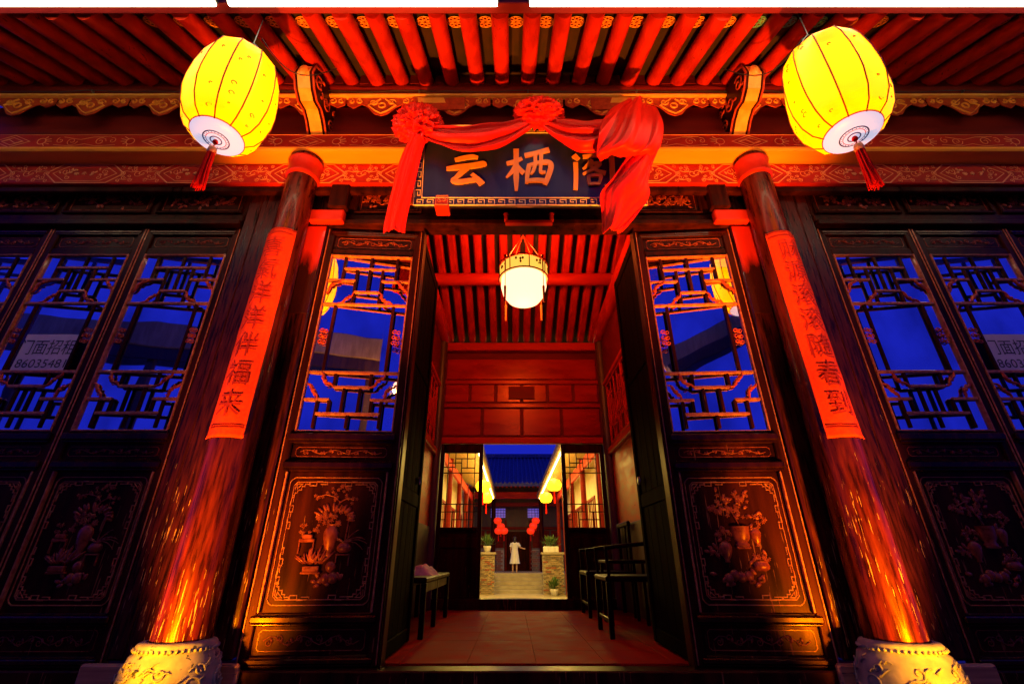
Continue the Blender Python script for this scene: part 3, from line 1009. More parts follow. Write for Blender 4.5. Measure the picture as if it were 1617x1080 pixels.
# dark board above, carved cloud frieze hung under the eave purlin
ZR = ZQ + .182
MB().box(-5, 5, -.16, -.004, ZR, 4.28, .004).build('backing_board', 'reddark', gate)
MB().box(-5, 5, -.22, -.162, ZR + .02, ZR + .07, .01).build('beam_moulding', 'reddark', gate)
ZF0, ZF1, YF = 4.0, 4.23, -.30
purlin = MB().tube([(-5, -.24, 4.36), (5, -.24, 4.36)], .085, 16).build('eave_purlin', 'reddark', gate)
rail = MB().box(-5, 5, YF - .022, YF + .03, ZF1 + .002, ZF1 + .024, .004).build('frieze_rail', 'gold', gate)
q = MB(); zc2 = (ZF0 + ZF1) / 2 + .02
w2 = .015
prof = [(-.31, ZF1), (-.31, ZF1 - .09), (-.25, ZF1 - .13), (-.18, ZF1 - .08), (-.12, ZF1 - .12), (-.06, ZF1 - .2), (0, ZF1 - .225), (.06, ZF1 - .2), (.12, ZF1 - .12), (.18, ZF1 - .08), (.25, ZF1 - .12), (.31, ZF1 - .09), (.31, ZF1)]
q.prism(list(reversed(prof)), YF + .008, YF + .016)
fb = q.mesh('cloud_board', 'carvered')
q = MB()
for s in (-1, 1):
    q.ribbon(spiral(s * .08, ZF1 - .06, .038, 1.2, 0, s), w2 * .7, YF + .008, .01)
    q.ribbon(spiral(s * .2, ZF1 - .045, .035, 1.2, 1.5, -s), w2 * .7, YF + .008, .01)
    q.ribbon(spiral(s * .275, ZF1 - .05, .028, 1.0, 1.5, s), w2 * .7, YF + .008, .01)
    q.ribbon([(s * .02, ZF1 - .02), (s * .12, ZF1 - .1), (s * .05, ZF1 - .17), (0, ZF1 - .2)], w2 * .7, YF + .008, .01)
q.ribbon([(.03 * math.cos(t), ZF1 - .1 + .03 * math.sin(t)) for t in [i * .7 for i in range(9)]], w2 * .7, YF + .008, .01, closed=True)
fg = q.mesh('cloud_relief', 'gold')
for k in range(-7, 8):
    b = link('cloud_board', fb, gate, (k * .64, 0, 0))
    link('cloud_relief', fg, b)
# pennant-shaped painted boards in the frieze, beside the sign
for s in (-1, 1):
    q = MB()
    xa = s * .55; xb = s * 1.02
    pts = [(xa, 4.21), (xb, 4.21), (xb - s * .03, 4.16), (xb, 4.1), (xb - s * .03, 4.06), (xa, 4.06)]
    if s > 0: pts.reverse()
    q.prism(pts, YF - .012, YF + .002)
    p_ = q.build('pennant_board', 'carvered', gate)
    q = MB(); q.prism([(a, 4.205 if b > 4.15 else 4.14) for a, b in ((xb - s * .05, 4.21), (xb - s * .28, 4.21), (xb - s * .3, 4.0), (xb - s * .06, 4.0))][::s], YF - .015, YF - .012)
    q.build('gold_field', 'gold', p_)

# --- rafters of the porch roof
SL = .49
za = 4.44
RL = 0.85
cs = math.atan(SL)
raf = MB()
raf.tube([(0, .15, .15 * SL), (0, -RL, -RL * SL)], .064, 14)
rm = raf.mesh('rafter', 'red')
xr = [-4.95 + .225 * k for k in range(45)]
for x in xr:
    ro = link('rafter', rm, gate, (x + random.uniform(-.006, .006), -.27, za + random.uniform(-.004, .004)), (R(random.uniform(-.25, .25)), 0, R(random.uniform(-.5, .5)))); ro.scale.x = ro.scale.z = random.uniform(.94, 1.05)
blk = MB().box(-.044, .044, -.03, .03, -.07, .1, .004).mesh('rafter_stop', 'reddark')
for x in xr[:-1]:
    link('rafter_stop', blk, gate, (x + .1125, -.3, za))
EY = -.27 - RL; EZ = za - RL * SL           # outer end of the rafters
def slab_on_slope(y0, y1, off, th, m, name, x0=-5.2, x1=5.2):
    q = MB(); z0 = za + (y0 + .27) * SL + off; z1 = za + (y1 + .27) * SL + off
    vs = [(x0, y0, z0), (x1, y0, z0), (x1, y1, z1), (x0, y1, z1), (x0, y0, z0 + th), (x1, y0, z0 + th), (x1, y1, z1 + th), (x0, y1, z1 + th)]
    q.add(vs, [(0, 3, 2, 1), (4, 5, 6, 7), (0, 1, 5, 4), (1, 2, 6, 5), (2, 3, 7, 6), (3, 0, 4, 7)])
    return q.build(name, m, gate)
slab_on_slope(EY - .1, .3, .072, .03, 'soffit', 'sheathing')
roof = slab_on_slope(EY - .14, .9, .12, .06, 'tile', 'porch_roof')
rt = MB().lathe([(.06, 0), (.06, .1)], n=8)
ridge_t = MB()
ridge_t.tube([(0, EY - .16, za + (EY + .11) * SL + .2), (0, .85, za + 1.12 * SL + .2)], .055, 8)
rtm = ridge_t.mesh('tile_row', 'tile')
for k in range(46): link('tile_row', rtm, roof, (-5.1 + k * .225, 0, 0))
# eave board on the rafter ends with painted flower roundels
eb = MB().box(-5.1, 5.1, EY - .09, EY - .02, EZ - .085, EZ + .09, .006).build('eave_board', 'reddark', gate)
q = MB()
rr = .052
U = Vector((1, 0, 0)); Vv = Vector((0, -1, -SL)).normalized()
nrm = Vector((0, SL, -1)).normalized()
def ros_pt(a, r, off=.0): return U * math.cos(a) * r + Vv * math.sin(a) * r + nrm * off
for k in range(8):
    a = k * math.pi / 4
    pts = [ros_pt(a + da, r_) for da, r_ in ((0, .018), (.36, .036), (.2, .05), (0, .053), (-.2, .05), (-.36, .036))]
    q.tube(pts + [pts[0]], .0032, 5)
q.tube([ros_pt(t * .524, .06) for t in range(13)], .003, 5)
q.tube([ros_pt(t * .785, .014) for t in range(9)], .003, 5)
rg = q.mesh('flower_roundel', 'gold'); rb = q.mesh('flower_roundel', 'bluepaint')
back = MB(); back.grid(lambda u, v: tuple(ros_pt(u * 2 * math.pi, max(v, .02) * .06, -.003)), 18, 2)
bgm = back.mesh('roundel_ground', 'reddark')
for i, x in enumerate(xr[:-1]):
    c = Vector((x + .1125, EY + .15, EZ + .15 * SL + .052))
    m_ = rb if 1.55 < x < 2.15 else rg
    o = link('flower_roundel', m_, gate, c)
    link('roundel_ground', bgm, o)

# --- columns with stone drum bases
for s in (-1, 1):
    cxs = s * 1.88
    c = MB(); c.tube([(cxs, -.17, .14 + 3.46 * t / 16) for t in range(17)], lambda t: .143 - .03 * t, 40)
    co = c.build('column', 'column', gate)
    c = MB(); c.lathe([(.118, 3.36), (.132, 3.37), (.136, 3.39), (.131, 3.41), (.129, 3.52), (.136, 3.535), (.136, 3.55), (.128, 3.56)], (cxs, -.17, 0), 32)
    c.build('column_cap', 'redx', co)
    d = MB(); prof = [(r_ * .84, z_ - .05) for r_, z_ in [(.165, .215), (.205, .21), (.215, .2), (.218, .165), (.235, .155), (.262, .08), (.275, 0), (.27, -.06), (.24, -.1), (.225, -.112)]]
    d.lathe(prof, (0, 0, 0), 40)
    drum = d.build('column_base', 'stone', gate, (cxs, -.19, 0))
    q = MB()
    for k in range(44):
        a = 2 * math.pi * k / 44
        q.ell((.186 * math.cos(a), .186 * math.sin(a), .132), (.009, .009, .009), 6, 4)
    q.build('bead_ring', 'stone', drum)
    q = MB()
    rnd = random.Random(9 + s)
    def on_drum(a, z, off=.004):
        r = .2
        for (r0, z0), (r1, z1) in zip(prof, prof[1:]):
            if z1 <= z <= z0: r = r1 + (r0 - r1) * (z - z1) / max(1e-6, z0 - z1)
        return Vector(((r + off) * math.cos(a), (r + off) * math.sin(a), z))
    for g in range(8):
        a0 = g * math.pi / 4 + .2
        for (da, zz, rr_, tn, dr) in ((.0, .04, .055, 1.4, 1), (.3, -.02, .05, 1.3, -1), (.15, .1, .03, 1.1, 1), (-.2, -.07, .035, 1.2, -1)):
            pts = [on_drum(a0 + da + p[0] / .22, zz - .05 + p[1], .003) for p in spiral(0, 0, rr_, tn, rnd.random() * 6, dr, 16)]
            q.tube(pts, .007, 6, .004)
        for k in range(9):
            a = a0 + rnd.uniform(-.35, .35); z = rnd.uniform(-.1, .08)
            q.tube([on_drum(a, z), on_drum(a + .08, z + .015, .012), on_drum(a + .17, z + rnd.uniform(-.01, .03))], .006, 5, .002)
    q.build('scroll_relief', 'stone', drum)

# --- projecting beam heads over the columns
for s in (-1, 1):
    hd = thing('beam_head', None, None); hd.parent = gate; hd.location = (s * 1.83, 0, 0)
    prof = [(-.05, 3.86), (-.22, 3.86), (-.3, 3.93), (-.38, 3.97), (-.47, 3.95), (-.55, 4.0), (-.62, 4.1), (-.6, 4.2), (-.5, 4.27), (-.3, 4.3), (-.05, 4.3)]
    q = MB(); m = len(prof)
    vs = [(-.075, y, z) for y, z in prof] + [(.075, y, z) for y, z in prof]
    fs = [tuple(range(m)), tuple(reversed(range(m, 2 * m)))] + [(i, i + m, (i + 1) % m + m, (i + 1) % m) for i in range(m)]
    q.add(vs, fs); q.build('head_block', 'lacquer', hd)
    q = MB()
    for sx in (-1, 1):
        q.tube([(sx * .078, y, z) for y, z in prof[1:9]], .009, 6)
        for (y, z, r_, d_) in ((-.5, 4.12, .07, 1), (-.33, 4.1, .07, -1), (-.18, 4.0, .06, 1), (-.17, 4.17, .05, -1)):
            q.tube([(sx * .08, y + p[0], z + p[1]) for p in spiral(0, 0, r_, 1.4, 1, d_, 14)], .007, 5)
        for k in range(10): q.ell((sx * .08, random.uniform(-.55, -.1), random.uniform(4.0, 4.22)), (.008, .02, .012), 6, 4)
    q.build('scroll_carving', 'carvered', hd)
    q = MB()
    pr = prof[1:8]
    q.grid(lambda u, v: ((u - .5) * .1, pr[min(6, int(v * 6 + .5))][0] - .003, pr[min(6, int(v * 6 + .5))][1] - .006), 1, 6, False)
    q.ell((0, -.615, 4.12), (.045, .03, .06), 10, 6)
    q.build('gilt_face', 'gold', hd)

# ------------------------------------------------------------------ hall inside the gatehouse
HW = 1.17
for s in (-1, 1):
    X = lambda a: s * a
    MB().box(X(HW + .02), X(HW + .1), .14, 3.22, .0, 1.78, .004).build('side_wall', 'red', gate)
    MB().box(X(HW - .005), X(HW + .019), .14, 3.22, .0, .9, .006).build('wainscot', 'darkwood', gate)
    MB().box(X(HW - .03), X(HW + .12), .11, 3.24, 1.782, 1.87, .01).build('side_lintel', 'redx', gate)
    MB().box(X(HW + .06), X(HW + .12), .14, 3.22, 1.872, 2.74, .004).build('side_board', 'reddark', gate)
    MB().box(X(HW - .02), X(HW + .12), .11, 3.24, 2.742, 2.8, .01).build('side_rail', 'redx', gate)
    MB().box(X(HW + .02), X(HW + .12), .14, 3.22, 2.802, 3.45, .004).build('side_board', 'reddark', gate)
    MB().tube([(X(HW + .02), .1, 3.58), (X(HW + .02), 3.25, 3.58)], .12, 16).build('side_beam', 'red', gate)
    MB().box(X(HW + .1), X(HW + .2), .1, 3.3, 3.4, 5.0, .004).build('gable_wall', 'reddark', gate)
    # lattice transom on each side wall
    fr = MB()
    for z in (1.9, 2.70): fr.box(X(HW), X(HW + .03), .3, 3.0, z, z + .03, .004)
    for y in (.3, 1.2, 2.1, 2.97): fr.box(X(HW), X(HW + .03), y, y + .03, 1.931, 2.699, .004)
    fr = fr.build('transom_lattice', 'red', gate)
    vb = MB().box(0, .018, -.008, .008, 0, 1, .003).mesh('lattice_bar', 'red')
    for k in range(26):
        y = .36 + k * .1
        z0 = 1.93 + (.18 if k % 3 == 1 else 0); h = .5 if k % 2 else .767 - (z0 - 1.93)
        o = link('lattice_bar', vb, fr, (X(HW + .005) - (.018 if s < 0 else 0), y, z0)); o.scale.z = h
    hb = MB().box(0, .02, 0, 1, -.008, .008, .003).mesh('lattice_bar', 'red')
    for k in range(14):
        y = .33 + (k % 7) * .37; z = 2.08 + (k // 7) * .34 + (.11 if k % 2 else 0)
        o = link('lattice_bar', hb, fr, (X(HW + .004) - (.02 if s < 0 else 0), y, z)); o.scale.y = .33
    MB().box(X(HW - .06), X(HW + .05), .1, .2, 0, 3.5, .01).build('hall_post', 'darkwood', gate)
    MB().tube([(X(HW - .0), 3.16, .0), (X(HW - .0), 3.16, 3.46)], .07, 14).build('hall_post', 'darkwood', gate)

# hall ceiling: two slopes of rafters on purlins
y0, z0 = 3.28, 3.56; sl = .38
rf = MB(); L = 3.1
rf.box(-.05, .05, 0, math.hypot(L, L * sl), -.06, .06, .018)
rfm = rf.mesh('hall_rafter', 'red')
for k in range(16):
    link('hall_rafter', rfm, gate, (-1.24 + k * .165, y0 - L, z0 + L * sl), (-math.atan(sl), 0, 0))
q = MB()
q.add([(-1.4, y0 + .2, z0 - .2 * sl + .075), (1.4, y0 + .2, z0 - .2 * sl + .075), (1.4, y0 - L, z0 + L * sl + .075), (-1.4, y0 - L, z0 + L * sl + .075)], [(0, 1, 2, 3)])
q.add([(-1.4, y0 + .2, z0 - .2 * sl + .115), (1.4, y0 + .2, z0 - .2 * sl + .115), (1.4, y0 - L, z0 + L * sl + .115), (-1.4, y0 - L, z0 + L * sl + .115)], [(3, 2, 1, 0)])
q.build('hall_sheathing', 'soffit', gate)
MB().tube([(-1.28, 2.11, 3.9), (1.28, 2.11, 3.9)], .085, 16).build('purlin', 'redx', gate)
MB().box(-1.3, 1.3, 3.2, 3.34, 3.36, 3.49, .015).build('purlin', 'redx', gate)
MB().box(-5, 5, .102, .16, 3.56, 5.4, .004).build('upper_wall', 'lacquer', gate)
slab_on_slope(-.27, .9, .2, .02, 'tile', 'roof_deck')
# main roof slope behind, closes the hall off from the sky
q = MB(); q.box(-5.2, 5.2, .85, .92, 4.9, 5.2); q.build('roof_edge', 'tile', gate)

# rear wall: transom boards and panels above the rear gate
yr = 3.3
zr = lambda py: zat(py, 6.28)
MB().box(-1.3, 1.3, yr - .02, yr + .06, zr(700), zr(697) + .06, .006).build('rear_lintel', 'redx', gate)
MB().box(-1.3, 1.3, yr + .012, yr + .05, zr(697) + .061, 3.37, .002).build('transom_wall', 'reddark', gate)
rows = [(zr(697) + .07, zr(644), 4), (zr(636), zr(606), 6), (zr(600), zr(566), 1)]
for z0_, z1_, n in rows:
    Wd = 2.26 / n
    for k in range(n):
        xa = -1.13 + k * Wd + .022; xb = -1.13 + (k + 1) * Wd - .022
        MB().box(xa, xb, yr - .004, yr + .0115, z0_ + .02, z1_ - .01, .008).build('transom_panel', 'transom', gate)
for z in (zr(640), zr(603)):
    MB().box(-1.15, 1.15, yr - .016, yr + .0112, z - .03, z + .03, .006).build('transom_rail', 'transom', gate)
q = MB()
q.box(-.19, .19, yr - .02, yr - .0165, zr(630), zr(610), .004)
q.build('small_plaque', 'reddark', gate)
# rear gate leaves: two fixed ones with lattice
ztop = zr(700) - .005
for s in (-1, 1):
    x0 = s * .535; x1 = s * 1.12
    if s < 0: x0, x1 = x1, x0
    f = MB(); st = .055
    f.box(x0, x0 + st, yr, yr + .05, .0, ztop, .005); f.box(x1 - st, x1, yr, yr + .05, .0, ztop, .005)
    for a, b in ((0, .12), (.66, .78), (.84, .9), (ztop - .12, ztop)): f.box(x0 + st, x1 - st, yr + .003, yr + .05, a, b, .005)
    f.box(x0 + st, x1 - st, yr + .02, yr + .04, .12, .66, .002); f.box(x0 + st, x1 - st, yr + .02, yr + .04, .78, .84, .002)
    f.box(x0 + st, x1 - st, yr - .02, yr + .003, .87, .9, .006)
    lf = f.build('rear_door_leaf', 'lacquer', gate)
    xa, xb = x0 + st, x1 - st; W = xb - xa; z0_, z1_ = .9, ztop - .12; H = z1_ - z0_
    for (u, v0, v1) in ((.12, 0, 1), (.88, 0, 1), (.32, .78, 1), (.5, .72, .92), (.66, .78, 1), (.3, 0, .2), (.5, .1, .3), (.7, 0, .2), (.4, .2, .3), (.6, .2, .3)):
        MB().box(xa + u * W - .006, xa + u * W + .006, yr + .01, yr + .03, z0_ + v0 * H, z0_ + v1 * H, .002).build('lattice_bar', 'lacquer', lf)
    for (v, u0, u1) in ((.72, 0, 1), (.3, 0, 1), (.86, .12, .5), (.92, .32, .88), (.79, .5, .88), (.8, 0, .32), (.2, 0, .5), (.1, .3, .88), (.2, .6, 1), (.1, 0, .12)):
        MB().box(xa + u0 * W, xa + u1 * W, yr + .008, yr + .028, z0_ + v * H - .006, z0_ + v * H + .006, .002).build('lattice_bar', 'lacquer', lf)
MB().box(-1.3, 1.3, yr - .06, yr + .1, -.2, .1, .01).build('rear_threshold', 'lacquer', gate)
for s in (-1, 1):
    MB().box(s * 1.125, s * 1.3, yr, yr + .08, 0, ztop, .004).build('rear_post', 'darkwood', gate)
    MB().box(s * 1.3, s * 5.0, yr, yr + .1, -1.0, 4.2, .004).build('rear_wall', 'reddark', gate)
    # dark rooms behind the fixed leaves, with a red curtain low down
    MB().box(s * 1.29, s * 5.0, 1.1, 1.14, 0, 3.4, .004).build('room_wall', 'darkwood', gate)
    cu = MB(); xa, xb = sorted((s * 2.42, s * 4.7))
    cu.grid(lambda u, v: (xa + (xb - xa) * u, .16 + .012 * math.sin(u * 140) + .006 * math.sin(u * 61), .2 + 1.5 * v), 240, 2)
    cu.build('curtain', 'curtain', gate)
MB().box(-5, 5, .15, 1.12, 3.45, 3.5, .004).build('room_ceiling', 'darkwood', gate) if False else None

# ------------------------------------------------------------------ signboard
def stroke(mb, pts, ws, y0, y1, tr):
    """one brush stroke: outline around a centre line with a width at every point"""
    P = []
    n = len(pts)
    # Catmull-Rom through the points for a soft line
    out = []; wo_ = []
    for i in range(n - 1):
        p0, p1, p2, p3 = pts[max(i - 1, 0)], pts[i], pts[i + 1], pts[min(i + 2, n - 1)]
        for k in range(5):
            t = k / 5
            out.append(tuple(.5 * ((2 * p1[j]) + (-p0[j] + p2[j]) * t + (2 * p0[j] - 5 * p1[j] + 4 * p2[j] - p3[j]) * t * t + (-p0[j] + 3 * p1[j] - 3 * p2[j] + p3[j]) * t ** 3) for j in (0, 1)))
            wo_.append(ws[i] + (ws[i + 1] - ws[i]) * t)
    out.append(pts[-1]); wo_.append(ws[-1])
    m = len(out); Lf = []; Rt = []
    for i in range(m):
        a = Vector(out[max(i - 1, 0)]); b = Vector(out[min(i + 1, m - 1)])
        d = (b - a)
        d = d.normalized() if d.length > 1e-6 else Vector((1, 0))
        nn = Vector((-d.y, d.x)) * wo_[i] * .66
        c = Vector(out[i])
        if i == 0: c -= d * wo_[i] * .3
        if i == m - 1: c += d * wo_[i] * .3
        Lf.append(c + nn); Rt.append(c - nn)
    vs = []
    for q in (Lf, Rt):
        for p in q: vs.append(tr(p.x, p.y, y0))
    for q in (Lf, Rt):
        for p in q: vs.append(tr(p.x, p.y, y1))
    fs = []
    for i in range(m - 1):
        fs.append((i, i + 1, m + i + 1, m + i)); fs.append((2 * m + i, 3 * m + i, 3 * m + i + 1, 2 * m + i + 1))
        fs.append((i, 2 * m + i, 2 * m + i + 1, i + 1)); fs.append((m + i, m + i + 1, 3 * m + i + 1, 3 * m + i))
    fs.append((0, m, 3 * m, 2 * m)); fs.append((m - 1, 3 * m - 1, 4 * m - 1, 2 * m - 1))
    mb.add(vs, fs)


SB = at(833, 325, 2.70); SW, SH = .90, .70
sign = thing('signboard', 'dark blue signboard with three gold characters and a gold key-pattern border above the doorway', 'sign', (0.0, SB.y, SB.z))
sign.rotation_euler = (R(13), 0, 0)
MB().box(-SW, SW, 0, .035, 0, SH, .006).build('board', 'blue', sign)
q = MB(); fw = .062
q.box(-SW, SW, -.012, -.0005, 0, .004, .001); q.box(-SW, SW, -.012, -.0005, SH - .004, SH, .001)
q.box(-SW, -SW + .004, -.012, -.0005, .005, SH - .005, .001); q.box(SW - .004, SW, -.012, -.0005, .005, SH - .005, .001)
for a, b in ((-SW + fw, SW - fw),):
    q.box(a, b, -.008, -.0005, fw, fw + .006, .001); q.box(a, b, -.008, -.0005, SH - fw - .006, SH - fw, .001)
    q.box(a, a + .006, -.008, -.0005, fw + .007, SH - fw - .007, .001); q.box(b - .006, b, -.008, -.0005, fw + .007, SH - fw - .007, .001)
q.build('border_line', 'cream', sign)
# key pattern
q = MB(); u = .0082
def key(horizontal, start, fixed, sgn):
    g = [(0, 0), (7.6, 0), (7.6, 5), (2, 5), (2, 2.5), (5.4, 2.5)]
    pts = [(start + a * u * sgn if horizontal else fixed + b * u, fixed + b * u if horizontal else start + a * u * sgn) for a, b in g]
    q.ribbon(pts, .0056, -.0005, .0035, top=.8)
k = -SW + .012
while k < SW - .06:
    key(True, k, .009, 1); key(True, k, SH - .05, 1); k += u * 9.6
k = .07
while k < SH - .12:
    key(False, k, -SW + .009, 1); key(False, k, SW - .052, 1); k += u * 9.6
q.build('key_pattern', 'cream', sign)

def char(strokes, cx, cz, s):
    q = MB()
    for i, (pts, ws) in enumerate(strokes):
        off = -.012 - .0012 * i
        stroke(q, [(p[0], p[1]) for p in pts], ws, -.001, off, lambda x, z, y: (cx + x * s, y, cz + z * s))
    return q.build('gold_character', 'gold', sign)

yun = [([(-.28, .33), (-.08, .38), (.16, .42), (.3, .40)], [.08, .1, .1, .07]),
       ([(-.5, .06), (-.2, .1), (.2, .15), (.46, .2), (.52, .16)], [.08, .12, .12, .13, .06]),
       ([(.02, .08), (-.12, -.06), (-.26, -.22), (-.34, -.3), (-.2, -.34), (.1, -.3), (.34, -.26)], [.12, .11, .09, .1, .11, .1, .08]),
       ([(.18, -.12), (.32, -.26), (.42, -.38)], [.07, .11, .13])]
qi = [([(-.5, .16), (-.34, .2), (-.18, .28)], [.07, .09, .06]),
      ([(-.3, .5), (-.3, .2), (-.3, -.2), (-.3, -.52)], [.1, .09, .1, .05]),
      ([(-.3, .12), (-.4, -.06), (-.52, -.2)], [.08, .07, .03]),
      ([(-.26, .08), (-.2, -.02), (-.14, -.08)], [.05, .08, .08]),
      ([(-.08, .36), (.16, .42), (.44, .5)], [.08, .08, .09]),
      ([(.0, .1), (-.04, -.1), (-.06, -.34)], [.08, .08, .06]),
      ([(.0, .1), (.2, .16), (.42, .18), (.5, .08), (.44, -.16), (.36, -.36)], [.06, .07, .09, .1, .09, .08]),
      ([(.14, .42), (.14, .16), (.1, -.02), (.04, -.12)], [.07, .06, .06, .03]),
      ([(.28, .44), (.27, .12), (.26, -.06), (.36, -.08)], [.07, .06, .06, .04]),
      ([(-.04, -.3), (.16, -.28), (.36, -.3)], [.06, .07, .07])]
ge = [([(-.42, .42), (-.34, .34)], [.1, .08]),
      ([(-.4, .22), (-.4, -.1), (-.42, -.44)], [.09, .08, .08]),
      ([(-.2, .4), (.1, .43), (.42, .42), (.46, .3), (.46, -.1), (.46, -.4), (.36, -.42), (.28, -.34)], [.07, .07, .1, .1, .09, .1, .08, .03]),
      ([(-.02, .3), (-.12, .16), (-.22, .08)], [.07, .07, .03]),
      ([(-.08, .2), (.18, .22), (.04, .08), (-.22, -.06)], [.06, .07, .07, .04]),
      ([(-.06, .14), (.1, .02), (.28, -.04)], [.05, .07, .08]),
      ([(-.1, -.12), (-.1, -.22), (-.08, -.34)], [.06, .06, .05]),
      ([(-.1, -.12), (.06, -.1), (.18, -.12), (.16, -.24), (.12, -.32)], [.05, .06, .07, .06, .05]),
      ([(-.06, -.33), (.14, -.32)], [.05, .05])]
zc = .295
char(yun, -.5, zc, .29); char(qi, -.005, zc + .01, .34); char(ge, .49, zc - .01, .33)

# ------------------------------------------------------------------ red silk on the sign
drape = thing('silk_drape', 'red silk drape with two rosettes hung in swags over the blue signboard', 'drape', at(833, 200, 2.5))
dl = drape.location.copy()
D0 = 2.5
A = at(655, 205, D0); Bm = at(848, 192, D0); C = at(985, 195, D0)
def swag(P, Q, sag, h0, h1, name, ph):
    q = MB()
    nu, nv = 44, 26
    def fn(u, v):
        p = P.lerp(Q, u)
        hang = math.sin(u * math.pi)
        top = -.05 * hang * sag / .3
        # cloth gathered at both ends, spread in the middle
        spread = .05 + (sag) * hang ** .8
        z = p.z + top - v * spread + .02 * (1 - hang)
        y = p.y - .03 - .05 * hang * math.sin(v * math.pi) + .016 * math.sin(v * 17 + ph + u * 2.2) * (.35 + hang) + .008 * math.sin(v * 41 + u * 5)
        return Vector((p.x, y, z + .006 * math.sin(u * 21 + v * 9))) - dl
    q.grid(fn, nu, nv)
    o = q.build(name, 'silk', drape)
    md = o.modifiers.new('thick', 'SOLIDIFY'); md.thickness = .004
    return o
swag(A, Bm, .25, 0, 0, 'swag', 0)
swag(Bm, C + Vector((.05, 0, 0)), .26, 0, 0, 'swag', 2.0)

def rosette(c, rx, rz, seed):
    q = MB(); off = Vector((seed * 3.1, seed * 1.7, 0))
    def ridge(p): return 1 - 2 * abs(noise.noise(p))
    def fn(u, v):
        a = u * 2 * math.pi; e = v * math.pi * .62
        d = Vector((math.sin(e) * math.cos(a), -math.cos(e), math.sin(e) * math.sin(a)))
        h = .6 * ridge(d * 3.2 + off) + .34 * ridge(d * 6.4 + off * 2)
        k = .6 + .5 * h
        return Vector((c.x + d.x * rx * k, c.y + d.y * rx * .6 * k, c.z + d.z * rz * k)) - dl
    q.grid(fn, 120, 60)
    return q.build('rosette', 'silk', drape)
rosette(at(659, 196, 2.47), .2, .2, 1)
rosette(at(851, 181, 2.47), .205, .145, 5)

def hang(pts, name, amp, seed, nf=5.0, tw=0.0, th=.004):
    """a hanging length of cloth: pts = rows of (left px, right px, py, d)"""
    rows_ = [(at(a, y, d), at(b, y, d)) for a, b, y, d in pts]
    q = MB()
    def fn(u, v):
        t = v * (len(rows_) - 1); i = min(int(t), len(rows_) - 2); f_ = t - i
        def cr(k):
            P = [rows_[min(max(i + j, 0), len(rows_) - 1)][k] for j in (-1, 0, 1, 2)]
            return .5 * ((2 * P[1]) + (P[2] - P[0]) * f_ + (2 * P[0] - 5 * P[1] + 4 * P[2] - P[3]) * f_ ** 2 + (3 * P[1] - P[0] - 3 * P[2] + P[3]) * f_ ** 3)
        p = cr(0).lerp(cr(1), u)
        ph_ = (u * nf + v * tw + .3 * noise.noise(Vector((u * 1.5, v * 1.8, seed)))) * 2 * math.pi
        fold = math.sin(ph_) + .35 * math.sin(ph_ * 2.3 + 1.2) + .18 * math.sin(ph_ * 4.1 + v * 6)
        belly = math.sin(math.pi * u)
        p = p + Vector((0, -amp * fold - .05 * belly, 0))
        return p - dl
    q.grid(fn, 90, 100)
    o = q.build(name, 'silk', drape)
    md = o.modifiers.new('thick', 'SOLIDIFY'); md.thickness = th
    return o
hang([(648, 672, 222, 2.47), (634, 664, 250, 2.52), (620, 653, 300, 2.6), (608, 642, 352, 2.68), (606, 640, 370, 2.7)], 'tail', .009, 1, 2.0, .1)
# bulky knot at the right end and its twisted tail
hang([(985, 1018, 164, 2.46), (966, 1034, 174, 2.42), (950, 1046, 196, 2.39), (944, 1044, 225, 2.4), (943, 1034, 242, 2.43), (948, 1010, 254, 2.5)], 'knot', .016, 2, 1.9, .8)
hang([(990, 1042, 200, 2.42), (1000, 1040, 232, 2.45), (984, 1030, 258, 2.5), (966, 1024, 285, 2.53), (948, 1026, 306, 2.56), (950, 1012, 332, 2.6), (952, 988, 362, 2.64), (953, 975, 369, 2.65)], 'tail', .016, 4, 1.5, .9)

# carved door pins under the sign
pin = thing('door_pin', 'small red lacquered block carved with scrolls under the left end of the signboard', 'door pin', at(700, 345, 2.8))
q = MB(); q.box(-.055, .055, -.12, 0, .02, .13, .006); q.build('block', 'redx', pin)
q = MB()
q.ribbon([(-.045, .03), (.045, .03), (.045, .12), (-.045, .12)], .005, -.12, .004, closed=True)
for s in (-1, 1): q.ribbon(spiral(s * .02, .075, .018, 1.3, 0, s), .004, -.12, .004)
q.build('scroll', 'line', pin)
br = thing('sign_bracket', 'red iron bracket with upturned ends on the lintel below the signboard', 'bracket', at(835, 357, 2.93))
q = MB(); q.box(-.19, .19, -.05, -.01, -.012, .022, .005)
for s in (-1, 1):
    q.box(s * .17, s * .2, -.05, -.012, .023, .08, .005); q.ell((s * .185, -.035, .09), (.022, .016, .018), 8, 5)
q.build('cradle', 'redx', br)

